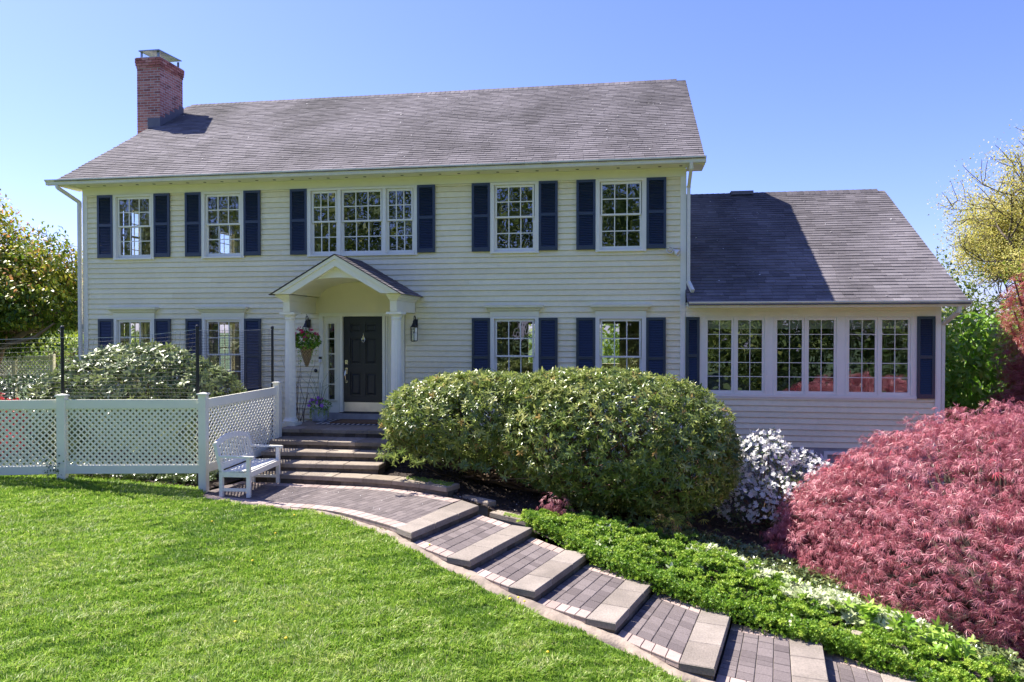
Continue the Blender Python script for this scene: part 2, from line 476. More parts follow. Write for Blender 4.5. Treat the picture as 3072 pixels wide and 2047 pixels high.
SW = 0.394
SHX = [-12.063, -10.639, -9.866, -8.447, -7.351, -4.465, -3.273, -1.851, -1.071, 0.350]
UT, UB, LT, LB = 4.878, 3.442, 2.041, 0.41
wins = []      # (x0, x1, z0, z1) casing outer
for a, b in ((0, 1), (2, 3), (6, 7), (8, 9)):
    wins.append((SHX[a] + SW, SHX[b], UB - 0.05, UT))
for a, b in ((0, 1), (2, 3), (6, 7), (8, 9)):
    wins.append((SHX[a] + SW, SHX[b], LB - 0.02, LT + 0.03))
CW = 0.078
holes = []
for (x0, x1, z0, z1) in wins: holes.append((x0 + CW, x1 - CW, z0 + 0.04, z1 - 0.045 if z1 > 3 else z1 - 0.03))
TRI = (SHX[4] + SW, SHX[5], UB - 0.05, UT)
holes.append((TRI[0] + CW, TRI[1] - CW, TRI[2] + 0.04, TRI[3] - 0.045))
DOORH = (-6.60, -4.79, -0.16, 2.10)
holes.append(DOORH)
WHOLES = [(1.50, 2.69, 0.50, 2.05), (2.84, 4.045, 0.50, 2.05), (4.19, 5.40, 0.50, 2.05)]
sid_holes = [(h[0], h[1], h[2], h[3]) for h in holes] + [(-6.69, -4.75, -0.2, 2.17), (-6.905, -4.51, 2.14, 2.52)]
# the smooth gable end inside the porch arch
arch = [(-5.71 + 0.91 * math.cos(t), 2.515 + 0.315 * math.sin(t)) for t in np.linspace(0, math.pi, 17)]
for i in range(16):
    xa, xb = sorted((arch[i][0], arch[i + 1][0]))
    sid_holes.append((xa, xb, 2.515, min(arch[i][1], arch[i + 1][1])))
siding(HX0 + 0.10, HX1 - 0.10, -0.75, UT + 0.002, sid_holes, 'siding', house)
siding(HX1 + 0.002, WX1 - 0.10, -0.53, 2.16, [(1.42, 5.49, 0.46, 2.3), (1.12, 5.81, 0.50, 2.3), (3.84, 4.02, -0.80, -0.63)], 'siding', house)

mb = MB()
holed_wall(mb, HX0 + 0.02, HX1 - 0.02, -1.6, 5.14, holes, 0.022, 0.15)
holed_wall(mb, HX1 + 0.0, WX1 - 0.02, -2.2, 2.34, WHOLES + [(3.84, 4.30, -0.95, -0.65)], 0.022, 0.15)
# sides and back (the back has openings that show through the front windows)
bh = [(-11.4, -10.5, 3.5, 4.75), (-9.3, -8.2, 3.5, 4.75), (-11.6, -10.7, .5, 1.95), (-9.4, -7.9, 0.2, 2.0), (-3.3, -2.3, 0.7, 2.0), (-1.3, -0.3, 0.7, 2.0), (-6, -5.2, 3.5, 4.7)]
holed_wall(mb, HX0 + 0.02, HX1 - 0.02, -1.6, 5.14, bh, 8.95, 9.08)
holed_wall(mb, HX1, WX1 - 0.02, -2.2, 2.34, [(2, 3, .6, 1.9), (4.2, 5.2, .6, 1.9)], 8.2, 8.33)
SIDEW = [(1.15, 2.0, 3.5, 4.8), (5.1, 6.3, 3.5, 4.8), (1.15, 2.0, 0.5, 2.0), (5.1, 6.3, 0.5, 2.0)]
ys_ = sorted({0.15, 8.95} | {v for h in SIDEW for v in h[:2]})
for a, b in zip(ys_, ys_[1:]):
    cuts_ = sorted([(h[2], h[3]) for h in SIDEW if h[0] < (a + b) / 2 < h[1]]); z_ = -1.6
    for c_, d_ in cuts_ + [(5.14, 5.14)]:
        mb.box(HX0 + 0.02, HX0 + 0.15, a, b, z_, c_); z_ = d_
mb.box(HX1 - 0.15, HX1 - 0.02, 0.15, 8.95, -1.6, 5.14)
mb.box(WX1 - 0.15, WX1 - 0.02, 0.15, 8.2, -2.2, 2.34)
mb.xprism([(0.0, 5.15), (9.08, 5.15), (4.54, 8.10)], HX0 + 0.02, HX0 + 0.14)
mb.xprism([(0.0, 5.15), (9.08, 5.15), (4.54, 8.10)], HX1 - 0.14, HX1 - 0.02)
mb.xprism([(0.0, 2.35), (8.33, 2.35), (4.18, 5.05)], WX1 - 0.14, WX1 - 0.02)
mb.obj('wall', M['siding'], house)
# side cladding of the gable ends, courses as thin laps
g1, g2, g3 = MB(), MB(), MB()
for i in range(72):
    z = -1.4 + i * EXPO * 1.0
    if z < 5.1: ya, yb = 0.02, 9.06
    else:
        ya = (z - 5.1) / 0.65; yb = 9.08 - ya
        if yb - ya < 0.3: break
    for X, s, mb in ((HX0 + 0.02, -1, g1), (HX1 - 0.02, 1, g2)):
        if s > 0 and z < 2.3: continue
        mb.tint = rnd.random()
        segs_ = [(ya, yb)]
        if s < 0:
            for h in SIDEW:
                if h[2] < z + EXPO and h[3] > z:
                    segs_ = [q for p0, p1 in segs_ for q in ((p0, max(p0, min(p1, h[0]))), (min(p1, max(p0, h[1])), p1)) if q[1] - q[0] > 0.01]
        for p0, p1 in segs_:
            mb.poly([(X + s * 0.014, p0, z), (X + s * 0.014, p1, z), (X + s * 0.003, p1, z + EXPO), (X + s * 0.003, p0, z + EXPO)][::s])
            mb.poly([(X, p0, z), (X, p1, z), (X + s * 0.014, p1, z), (X + s * 0.014, p0, z)][::s])
    if z < 2.3:
        mb = g3
        mb.poly([(WX1 - 0.006, ya, z), (WX1 - 0.006, 8.3, z), (WX1 - 0.017, 8.3, z + EXPO), (WX1 - 0.017, ya, z + EXPO)])
for mb in (g1, g2, g3): mb.obj('gable_siding', M['siding'], house)
mb = MB()
mb.box(HX1 + 0.02, WX1 - 0.04, 0.004, 0.020, -2.2, -0.535)
mb.obj('foundation', M['concrete'], house)
# windows of the left gable end, seen through the front rooms
for h in SIDEW:
    mb = MB(); X_ = HX0 + 0.01
    for (a, b, c, d) in ((h[0] - .08, h[0] + .04, h[2] - .08, h[3] + .08), (h[1] - .04, h[1] + .08, h[2] - .08, h[3] + .08)): mb.box(X_ - .02, X_ + .06, a, b, c, d)
    mb.box(X_ - .021, X_ + .061, h[0] + .04, h[1] - .04, h[2] - .08, h[2] + .04); mb.box(X_ - .021, X_ + .061, h[0] + .04, h[1] - .04, h[3] - .04, h[3] + .08)
    mb.box(X_, X_ + .04, h[0] + .04, h[1] - .04, (h[2] + h[3]) / 2 - .025, (h[2] + h[3]) / 2 + .025)
    for k in (1, 2):
        y_ = h[0] + (h[1] - h[0]) * k / 3; mb.box(X_ + .01, X_ + .03, y_ - .01, y_ + .01, h[2] + .04, h[3] - .04)
    for k in (1, 3):
        z_ = h[2] + (h[3] - h[2]) * k / 4; mb.box(X_ + .012, X_ + .028, h[0] + .04, h[1] - .04, z_ - .01, z_ + .01)
    mb.obj('side_window', M['white'], house)
# floors, partitions
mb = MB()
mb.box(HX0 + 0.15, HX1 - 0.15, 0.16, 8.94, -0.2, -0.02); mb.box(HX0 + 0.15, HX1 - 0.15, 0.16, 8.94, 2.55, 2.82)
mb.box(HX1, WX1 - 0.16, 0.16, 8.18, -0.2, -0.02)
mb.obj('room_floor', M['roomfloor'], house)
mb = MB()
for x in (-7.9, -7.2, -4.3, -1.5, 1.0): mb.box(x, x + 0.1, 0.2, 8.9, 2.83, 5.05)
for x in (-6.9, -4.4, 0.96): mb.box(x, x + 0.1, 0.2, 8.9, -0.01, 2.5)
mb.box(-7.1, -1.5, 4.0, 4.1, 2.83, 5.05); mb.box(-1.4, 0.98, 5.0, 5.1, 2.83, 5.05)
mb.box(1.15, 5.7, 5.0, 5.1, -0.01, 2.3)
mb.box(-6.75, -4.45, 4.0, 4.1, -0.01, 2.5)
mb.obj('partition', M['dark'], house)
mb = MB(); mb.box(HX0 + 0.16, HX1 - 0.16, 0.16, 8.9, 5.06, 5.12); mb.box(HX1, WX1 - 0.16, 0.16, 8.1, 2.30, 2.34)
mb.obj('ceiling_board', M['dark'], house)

# --- trim: corner boards, frieze, soffit, water table
mb = MB()
mb.box(HX0, HX0 + 0.10, -0.014, 0.020, -0.75, UT + 0.004)
mb.box(HX0 - 0.014, HX0 - 0.0005, -0.014, 0.12, -0.75, 5.04)
mb.obj('corner_board', M['white'], house)
mb = MB()
mb.box(HX1 - 0.10, HX1, -0.014, 0.020, -0.75, UT + 0.004)
mb.box(HX1 + 0.0005, HX1 + 0.014, -0.014, 0.12, 2.6, 5.04)
mb.obj('corner_board', M['white'], house)
mb = MB()
mb.box(WX1 - 0.10, WX1, -0.014, 0.020, -0.53, 2.16)
mb.obj('corner_board', M['white'], house)
mb = MB()
mb.box(HX0, HX1, -0.016, 0.020, UT + 0.006, 5.055)
mb.box(HX0 + 0.0, HX1, -0.036, -0.0165, 5.02, 5.056)
mb.obj('frieze_board', TRIM, house)
mb = MB()
mb.box(HX1 + 0.002, WX1, -0.016, 0.020, 2.162, 2.262)
# boards between the wing windows
for a, b in ((1.414, 1.50), (2.69, 2.84), (4.045, 4.19), (5.40, 5.487)):
    mb.box(a, b, -0.012, 0.020, 0.50, 2.0505)
mb.box(HX1 + 0.004, 5.82, -0.012, 0.020, 2.052, 2.16)
mb.box(1.414, 5.487, -0.030, 0.020, 0.455, 0.498)
mb.box(1.414, 5.487, -0.012, 0.0195, 0.425, 0.4545)
mb.obj('window_band', M['white'], house)
mb = MB()
mb.box(-12.75, 1.47, -0.40, -0.001, 5.058, 5.075)
mb.box(-12.75, 1.47, -0.42, -0.402, 5.05, 5.175)
# rake returns and rake boards of the main gables
for X in (-12.75, 1.445):
    mb.bar((X + 0.012, -0.40, 5.075), (X + 0.012, 4.54, 8.20), 0.024, 0.14)
    mb.bar((X + 0.012, 9.48, 5.075), (X + 0.012, 4.54, 8.20), 0.024, 0.14)
mb.box(-12.75, HX0 - 0.016, -0.40, 0.25, 5.035, 5.056); mb.box(HX1 + 0.016, 1.47, -0.40, 0.25, 5.035, 5.056)
mb.obj('soffit', TRIM, house)
mb = MB()
mb.box(HX1 + 0.002, 6.2, -0.38, -0.018, 2.263, 2.278); mb.box(HX1 + 0.002, 6.2, -0.40, -0.382, 2.25, 2.335)
mb.bar((6.205, -0.38, 2.235), (6.205, 4.18, 5.12), 0.024, 0.13); mb.bar((6.205, 8.7, 2.27), (6.205, 4.18, 5.17), 0.024, 0.14)
mb.obj('soffit', TRIM, house)
v0 = None
for i in range(33):
    x = -12.15 + i * 0.4115
    if v0 is None:
        mb = MB(); mb.lathe([(0.034, -0.004), (0.034, 0.0), (0.0, 0.001)], n=12)
        v0 = mb.obj('soffit_vent', M['black'], house, (x, -0.20, 5.057))
    else:
        c = v0.copy(); COL.objects.link(c); c.parent = house
        c.location = Vector((x, -0.20, 5.057)) - ORG[house][0]

# --- roofs: individual shingle tabs
def roof(x0, x1, ye, ze, yr, zr, name, extra=0.0, seed=1, yback=None):
    r = random.Random(seed)
    mb = MB()
    sl_ = math.hypot(yr - ye, zr - ze); uy, uz = (yr - ye) / sl_, (zr - ze) / sl_
    ny, nz = -uz, uy
    ex = 0.127
    n = int(sl_ / ex)
    # deck under the tabs
    mb.tint = 0.1
    mb.hexa([(x0 + 0.01, ye, ze - 0.03), (x1 - 0.01, ye, ze - 0.03), (x1 - 0.01, yr, zr - 0.03), (x0 + 0.01, yr, zr - 0.03),
             (x0 + 0.01, ye, ze - 0.004), (x1 - 0.01, ye, ze - 0.004), (x1 - 0.01, yr, zr - 0.004), (x0 + 0.01, yr, zr - 0.004)])
    for i in range(-1, n + 1):
        s0 = i * ex + (0.02 if i < 0 else 0) - 0.02; s1 = min(s0 + ex + 0.05, sl_)
        x = x0 - r.uniform(0, 0.3)
        t0 = r.uniform(0.44, 0.52)
        while x < x1:
            wv = r.choice((0.28, 0.31, 0.31, 0.33, 0.2))
            a, b = max(x, x0 + r.uniform(-.004, .004)), min(x + wv - 0.005, x1)
            x += wv
            if b - a < 0.03: continue
            mb.tint = min(1, max(0, r.gauss(t0, 0.15)))
            h0 = 0.016 + r.uniform(-0.003, 0.003); h1 = 0.001
            so = s0 + r.uniform(-0.004, 0.004)
            p = []
            for (s_, h) in ((so, 0.0), (so, h0), (s1, h1)):
                p.append((ye + uy * s_ + ny * h, ze + uz * s_ + nz * h))
            k = [mb.vert(a, *p[0]), mb.vert(b, *p[0]), mb.vert(b, *p[1]), mb.vert(a, *p[1]), mb.vert(b, *p[2]), mb.vert(a, *p[2])]
            mb.f += [[k[0], k[1], k[2], k[3]], [k[3], k[2], k[4], k[5]], [k[0], k[3], k[5]], [k[1], k[4], k[2]]]
    # ridge caps
    yb = yback if yback is not None else 2 * yr - ye
    x = x0 + extra
    while x < x1 - 0.35 + (0.0):
        mb.tint = r.uniform(0.15, 0.6)
        a, b = x, x + 0.2; h = 0.035
        mb.poly([(a, yr - 0.16 * uy, zr - 0.16 * uz + 0.012), (b, yr - 0.16 * uy, zr - 0.16 * uz + 0.022), (b, yr, zr + 0.05), (a, yr, zr + 0.04)])
        mb.poly([(a, yr - 0.16 * uy, zr - 0.16 * uz - 0.005), (b, yr - 0.16 * uy, zr - 0.16 * uz - 0.005), (b, yr - 0.16 * uy, zr - 0.16 * uz + 0.022), (a, yr - 0.16 * uy, zr - 0.16 * uz + 0.012)])
        mb.poly([(a, yr, zr + 0.04), (b, yr, zr + 0.05), (b, yr + 0.16 * uy, zr - 0.16 * uz + 0.022), (a, yr + 0.16 * uy, zr - 0.16 * uz + 0.012)])
        mb.poly([(a, yr - 0.16 * uy, zr - 0.16 * uz + 0.0), (a, yr, zr + 0.04), (a, yr + 0.16 * uy, zr - 0.16 * uz)])
        mb.poly([(b, yr + 0.16 * uy, zr - 0.16 * uz), (b, yr, zr + 0.05), (b, yr - 0.16 * uy, zr - 0.16 * uz)])
        x += 0.135
    # back slope
    mb.tint = 0.5
    mb.hexa([(x0, yr, zr - 0.03), (x1, yr, zr - 0.03), (x1, yb, ze - 0.03), (x0, yb, ze - 0.03),
             (x0, yr, zr + 0.002), (x1, yr, zr + 0.002), (x1, yb, ze), (x0, yb, ze)])
    return mb.obj(name, M['roof'], house)
roof(-12.73, 1.455, -0.43, 5.185, 4.54, 8.325, 'roof', extra=0.12, seed=3)
roof(1.135, 6.225, -0.42, 2.335, 4.18, 5.235, 'roof', extra=0.0, seed=5)
mb = MB(); mb.box(2.55, 3.1, 4.05, 4.5, 5.22, 5.31); mb.obj('ridge_vent', M['lead'], house)

# --- gutters (K profile) and downspouts
def gutter(x0, x1, ztop, yb):
    mb = MB()
    pr = [(yb, ztop), (yb, ztop - 0.115), (yb - 0.075, ztop - 0.115), (yb - 0.088, ztop - 0.085), (yb - 0.088, ztop - 0.06), (yb - 0.125, ztop - 0.02), (yb - 0.125, ztop),
          (yb - 0.118, ztop), (yb - 0.118, ztop - 0.02), (yb - 0.08, ztop - 0.06), (yb - 0.08, ztop - 0.082), (yb - 0.07, ztop - 0.107), (yb - 0.006, ztop - 0.107), (yb - 0.006, ztop)]
    mb.xprism(pr, x0, x1)
    for x in (x0, x1 - 0.004):
        mb.xprism([(yb, ztop), (yb, ztop - 0.115), (yb - 0.075, ztop - 0.115), (yb - 0.088, ztop - 0.06), (yb - 0.125, ztop - 0.02), (yb - 0.125, ztop)], x - 0.001, x + 0.005)
    return mb.obj('gutter', M['gutter'], house)
gutter(-12.97, 1.478, 5.165, -0.422)
gutter(1.16, 6.255, 2.338, -0.402)
def spout(pts, name='downspout'):
    mb = MB()
    for a, b in zip(pts, pts[1:]): mb.bar(a, b, 0.062, 0.075, up=(0, 1, 0) if abs(a[2] - b[2]) > 0.2 else (0, 0, 1))
    for p in pts[1:-1]: mb.lathe([(0.001, -0.045), (0.040, -0.02), (0.042, 0.02), (0.001, 0.045)], p, n=8)
    return mb.obj(name, M['gutter'], house)
spout([(-12.70, -0.48, 5.07), (-12.70, -0.46, 4.99), (-12.50, -0.05, 4.73), (-12.50, -0.05, -0.7)])
spout([(1.20, -0.48, 5.06), (1.20, -0.45, 4.96), (1.185, -0.055, 4.66), (1.185, -0.055, 2.75), (1.25, -0.28, 2.56)])
spout([(6.06, -0.45, 2.24), (6.06, -0.42, 2.13), (5.965, 0.03, 1.90), (5.965, 0.05, -1.6)])

# --- chimney
ch = empty('chimney', (-12.8, 3.36, 5.0)); ch.parent = house; ch.location = Vector((-12.8, 3.36, 5.0)) - ORG[house][0]
cx0, cx1, cy0, cy1 = -13.135, -12.46, 2.86, 3.88
mb = MB(); mb.box(cx0 + 0.002, cx1 - 0.002, cy0 + 0.002, cy1 - 0.002, -1.0, 9.0)
mb.obj('mortar_core', M['mortar'], ch)
mb = MB(); r = random.Random(4)
def brick_ring(z, h, x0, x1, y0, y1, off):
    bl = 0.205
    for (a0, a1, fx, side) in ((x0, x1, y0, 'f'), (x0, x1, y1, 'b'), (y0, y1, x0, 'l'), (y0, y1, x1, 'r')):
        p = a0 - (bl / 2 if off else 0)
        while p < a1 - 0.01:
            a, b = max(p, a0), min(p + bl - 0.015, a1); p += bl
            if b - a < 0.03: continue
            mb.tint = min(1, max(0, r.gauss(0.5, 0.25)))
            d = r.uniform(0, 0.003)
            if side == 'f': mb.box(a, b, fx - d, fx + 0.05, z, z + h)
            elif side == 'b': mb.box(a, b, fx - 0.05, fx + d, z, z + h)
            elif side == 'l': mb.box(fx - d, fx + 0.05, a + .003, b - .003, z, z + h)
            else: mb.box(fx - 0.05, fx + d, a + .003, b - .003, z, z + h)
z = 6.3; k = 0
while z < 8.80:
    brick_ring(z, 0.055, cx0, cx1, cy0, cy1, k % 2); z += 0.069; k += 1
for j in range(4):
    e_ = (0.012, 0.028, 0.036, 0.036)[j]
    brick_ring(z, 0.058, cx0 - e_, cx1 + e_, cy0 - e_, cy1 + e_, k % 2); z += 0.069; k += 1
mb.obj('brickwork', M['brick'], ch)
mb = MB(); mb.box(cx0 - 0.02, cx1 + 0.02, cy0 - 0.02, cy1 + 0.02, z - 0.02, z + 0.012)
mb.obj('crown_mortar', M['mortar'], ch)
mb = MB()
for (x, y) in ((cx0 + 0.1, cy0 + 0.06), (cx1 - 0.08, cy0 + 0.06), (cx0 + 0.1, cy1 - 0.08), (cx1 - 0.08, cy1 - 0.08)):
    mb.box(x - 0.03, x + 0.03, y - 0.01, y + 0.01, z + 0.012, z + 0.20)
for i in range(14): mb.box(cx0 + 0.09 + i * 0.04, cx0 + 0.096 + i * 0.04, cy0 + 0.055, cy0 + 0.06, z + 0.012, z + 0.17)
mb.hexa([(cx0 + 0.07, cy0 - 0.03, z + 0.17), (cx1 + 0.0, cy0 - 0.03, z + 0.17), (cx1 + 0.0, cy1 - 0.02, z + 0.24), (cx0 + 0.07, cy1 - 0.02, z + 0.24),
         (cx0 + 0.07, cy0 - 0.03, z + 0.20), (cx1 + 0.0, cy0 - 0.03, z + 0.20), (cx1 + 0.0, cy1 - 0.02, z + 0.26), (cx0 + 0.07, cy1 - 0.02, z + 0.26)])
mb.obj('chimney_cap', M['steel'], ch)
mb = MB()
rz_ = lambda y: 5.185 + (8.325 - 5.185) / 4.97 * (y + 0.43)
for i in range(5):
    ya = cy0 + i * 0.21; yb = ya + 0.21
    mb.hexa([(cx1 + 0.004, ya, rz_(ya) - 0.02), (cx1 + 0.010, ya, rz_(ya) - 0.02), (cx1 + 0.010, yb, rz_(yb) - 0.02), (cx1 + 0.004, yb, rz_(yb) - 0.02),
             (cx1 + 0.004, ya, rz_(yb) + 0.16), (cx1 + 0.010, ya, rz_(yb) + 0.16), (cx1 + 0.010, yb, rz_(yb) + 0.16), (cx1 + 0.004, yb, rz_(yb) + 0.16)])
mb.box(cx1 - 0.36, cx1 + 0.008, cy0 - 0.012, cy0 - 0.005, rz_(cy0) - 0.02, rz_(cy0) + 0.24)
mb.obj('flashing', M['lead'], ch)

# --- windows
def sash(mb, x0, x1, z0, z1, y, stile, top, bot, cols, rows, mun=0.020, th=0.035):
    mb.box(x0, x0 + stile, y, y + th, z0, z1); mb.box(x1 - stile, x1, y, y + th, z0, z1)
    mb.box(x0 + stile, x1 - stile, y + 0.001, y + th - 0.001, z1 - top, z1); mb.box(x0 + stile, x1 - stile, y + 0.001, y + th - 0.001, z0, z0 + bot)
    gx0, gx1, gz0, gz1 = x0 + stile, x1 - stile, z0 + bot, z1 - top
    for i in range(1, cols):
        x = gx0 + (gx1 - gx0) * i / cols; mb.box(x - mun / 2, x + mun / 2, y + 0.004, y + th - 0.012, gz0, gz1)
    for j in range(1, rows):
        zz = gz0 + (gz1 - gz0) * j / rows; mb.box(gx0, gx1, y + 0.006, y + th - 0.014, zz - mun / 2, zz + mun / 2)
def pane_quad(mb, x0, x1, z0, z1, y):
    mb.poly([(x0, y, z0), (x1, y, z0), (x1, y, z1), (x0, y, z1)])

def window(x0, x1, z0, z1, zmid, units=None, header=False, curtains=(), lamp=False):
    """double hung; x0..x1 casing outer, z0 bottom of casing, z1 top of casing"""
    o = Vector(((x0 + x1) / 2, 0, z0))
    W = x1 - x0; X0, X1 = -W / 2, W / 2; H = z1 - z0
    mb = MB()
    sz = 0.04                       # sill
    mb.box(X0, X0 + CW - 0.022, -0.030, 0.018, 0, H); mb.box(X1 - CW + 0.022, X1, -0.030, 0.018, 0, H)
    mb.box(X0 + CW - 0.022, X0 + CW, -0.040, 0.10, sz, H); mb.box(X1 - CW, X1 - CW + 0.022, -0.040, 0.10, sz, H)
    mb.box(X0 + CW - 0.021, X1 - CW + 0.021, -0.048, 0.12, 0.004, sz)
    mb.box(X0 + CW, X1 - CW, -0.038, 0.10, H - 0.05, H - 0.002)
    if units is None: units = [(X0 + CW, X1 - CW)]
    for (a, b), (c, d) in zip(units, units[1:]):
        mb.box(b, c, -0.036, 0.10, sz, H - 0.05)
    wo = mb.obj('window', M['white'], house, o)
    top = H - 0.05; mid = zmid - z0
    su = MB(); slw = MB(); pn = MB()
    for (a, b) in units:
        a += 0.012; b -= 0.012
        st = 0.042
        sash(su, a + 0.012, b - 0.012, mid - 0.012, top - 0.004, 0.004, st - 0.006, 0.05, 0.035, 3, 2)
        sash(slw, a, b, sz + 0.002, mid + 0.020, 0.046, st, 0.035, 0.075, 3, 2)
        # frame stops between the sashes and the casing
        for q in (a - 0.012, b): slw.box(q, q + 0.012, 0.0, 0.09, sz, top)
        pane_quad(pn, a + 0.02, b - 0.02, mid, top - 0.03, 0.022); pane_quad(pn, a + 0.02, b - 0.02, sz + 0.03, mid, 0.064)
    put(bpy.data.objects.new('sash', su.mesh('upper_sash', M['white'])), wo, (0, 0, 0), local=True)
    put(bpy.data.objects.new('sash', slw.mesh('lower_sash', M['white'])), wo, (0, 0, 0), local=True)
    put(bpy.data.objects.new('pane', pn.mesh('pane', M['glass'])), wo, (0, 0, 0), local=True)
    for (fa, fb) in curtains:
        cb = MB(); n_ = 24; a = X0 + CW + (W - 2 * CW) * fa; b = X0 + CW + (W - 2 * CW) * fb
        for i in range(n_):
            xa, xb = a + (b - a) * i / n_, a + (b - a) * (i + 1) / n_
            ya, yb = 0.22 + 0.02 * math.sin(i * 1.3), 0.22 + 0.02 * math.sin((i + 1) * 1.3)
            cb.poly([(xa, ya, -0.1), (xb, yb, -0.1), (xb, yb, H), (xa, ya, H)])
        put(bpy.data.objects.new('curtain', cb.mesh('curtain', M['curtain'], True)), wo, (0, 0, 0), local=True)
    if header:
        hb = MB()
        hb.box(X0 - 0.002, X1 + 0.002, -0.040, 0.018, H + 0.001, H + 0.105)
        pr = [(0.0, 0.0), (0.012, 0.012), (0.03, 0.018), (0.045, 0.05), (0.085, 0.075), (0.098, 0.09), (0.098, 0.118)]
        zb = H + 0.107
        prev = None
        for k in range(len(pr)):
            e_, zz = pr[k]
            cur = [hb.vert(X0 - e_, 0.018, zb + zz), hb.vert(X0 - e_, -0.040 - e_, zb + zz), hb.vert(X1 + e_, -0.040 - e_, zb + zz), hb.vert(X1 + e_, 0.018, zb + zz)]
            if prev:
                for i in range(3): hb.f.append([prev[i], prev[i + 1], cur[i + 1], cur[i]][::-1])
            prev = cur
        hb.f.append(prev)
        hb.box(X0 - 0.104, X1 + 0.104, -0.146, 0.018, zb + 0.119, zb + 0.127)
        put(bpy.data.objects.new('window_header', hb.mesh('window_header', TRIM)), wo, (0, 0, 0), local=True)
    return wo

cur = [[(0.02, 0.26), (0.48, 0.66)], [(0.02, 0.28), (0.70, 0.98)], [(0.02, 0.12)], []]
for i, (x0, x1, z0, z1) in enumerate(wins[:4]): window(x0, x1, z0, z1, 4.15, curtains=cur[i])
cl = [[(0.02, 0.2), (0.85, 0.98)], [(0.05, 0.25), (0.78, 0.98)], [(0.02, 0.15)], []]
for i, (x0, x1, z0, z1) in enumerate(wins[4:]): window(x0, x1, z0, z1, 1.235, header=True, curtains=cl[i])
tw = TRI[1] - TRI[0]
u = lambda a: -tw / 2 + a
window(TRI[0], TRI[1], TRI[2], TRI[3], 4.15, units=[(u(CW), u(0.70)), (u(0.77), u(tw - 0.77)), (u(tw - 0.70), u(tw - CW))], curtains=[(0.0, 0.06)])
# orange table lamp glimpsed inside the first upper window
mb = MB(); mb.lathe([(0.02, 0), (0.02, 0.2), (0.14, 0.2), (0.09, 0.42)], (-10.95, 0.7, 3.45), n=16)
mb.obj('bedroom_lamp', M['orange'], house)

for (x0, x1, z0, z1) in WHOLES:
    o = Vector(((x0 + x1) / 2, 0, z0)); W = x1 - x0; H = z1 - z0; X0, X1 = -W / 2, W / 2
    mb = MB()
    mb.box(X0, X0 + 0.022, -0.022, 0.09, 0, H); mb.box(X1 - 0.022, X1, -0.022, 0.09, 0, H)
    mb.box(-0.016, 0.016, -0.020, 0.09, 0.02, H - 0.02)
    mb.box(X0 + 0.022, X1 - 0.022, -0.022, 0.09, H - 0.02, H); mb.box(X0 + 0.022, X1 - 0.022, -0.022, 0.09, 0, 0.02)
    wo = mb.obj('casement_window', M['white'], house, o)
    pn = MB()
    for (a, b) in ((X0 + 0.024, -0.018), (0.018, X1 - 0.024)):
        s_ = MB(); sash(s_, a, b, 0.022, H - 0.022, -0.006, 0.045, 0.045, 0.055, 2, 5, mun=0.012)
        put(bpy.data.objects.new('sash', s_.mesh('sash', M['white'])), wo, (0, 0, 0), local=True)
        pane_quad(pn, a + 0.02, b - 0.02, 0.05, H - 0.05, 0.012)
    put(bpy.data.objects.new('pane', pn.mesh('pane', M['glass'])), wo, (0, 0, 0), local=True)
    sb = MB(); sb.box(X0 + 0.05, X1 - 0.05, 0.10, 0.105, H - 0.24, H)
    put(bpy.data.objects.new('roller_shade', sb.mesh('roller_shade', M['shade'])), wo, (0, 0, 0), local=True)
# basement window
mb = MB(); mb.box(3.80, 4.34, -0.03, 0.03, -0.66, -0.60); mb.box(3.80, 3.86, -0.03, 0.03, -0.98, -0.66); mb.box(4.28, 4.34, -0.03, 0.03, -0.98, -0.66)
bw = mb.obj('basement_window', M['white'], house)
mb = MB(); pane_quad(mb, 3.86, 4.28, -0.98, -0.66, 0.01)
put(bpy.data.objects.new('pane', mb.mesh('pane', M['glass'])), bw, (0, 0, 0), local=True)
# living room silhouettes seen through the wing glass
mb = MB()
mb.box(1.6, 2.5, 1.2, 2.0, -0.02, 0.72); mb.box(3.0, 4.6, 1.4, 2.3, -0.02, 0.65); mb.box(3.0, 4.6, 2.1, 2.35, 0.6, 0.95)
mb.lathe([(0.12, -0.02), (0.02, 0.02), (0.02, 1.1), (0.2, 1.1), (0.12, 1.4)], (5.1, 1.6, 0), n=14)
mb.obj('room_furniture', M['dark'], house)

# --- shutters
def shutter_mesh(W, H, mid, tintm=M['shutter']):
    mb = MB(); st = 0.052; y0, y1 = -0.040, -0.006
    mb.box(0, st, y0, y1, 0, H); mb.box(W - st, W, y0, y1, 0, H)
    mb.box(st, W - st, y0 + 0.001, y1, 0, 0.085); mb.box(st, W - st, y0 + 0.001, y1, H - 0.055, H); mb.box(st, W - st, y0 + 0.001, y1, mid - 0.03, mid + 0.03)
    mb.box(st, W - st, -0.010, -0.004, 0.08, H - 0.05)
    for a, b in ((0.085, mid - 0.03), (mid + 0.03, H - 0.055)):
        n = int(round((b - a) / 0.0345)); s = (b - a) / n
        for i in range(n):
            z = a + i * s
            mb.poly([(st, -0.036, z + 0.003), (W - st, -0.036, z + 0.003), (W - st, -0.014, z + s + 0.002), (st, -0.014, z + s + 0.002)])
            mb.poly([(st, -0.012, z), (W - st, -0.012, z), (W - st, -0.036, z + 0.003), (st, -0.036, z + 0.003)])
    return mb.mesh('shutter', tintm)
sm_u = shutter_mesh(SW, UT - UB, 0.745); sm_l = shutter_mesh(SW, LT - LB, 0.80)
for i, x in enumerate(SHX):
    put(bpy.data.objects.new('shutter', sm_u), house, (x, 0, UB))
    if i not in (4, 5): put(bpy.data.objects.new('shutter', sm_l), house, (x, 0, LB))
sw1 = shutter_mesh(0.265, 2.045 - 0.47, 0.80); sw2 = shutter_mesh(0.318, 2.048 - 0.465, 0.80)
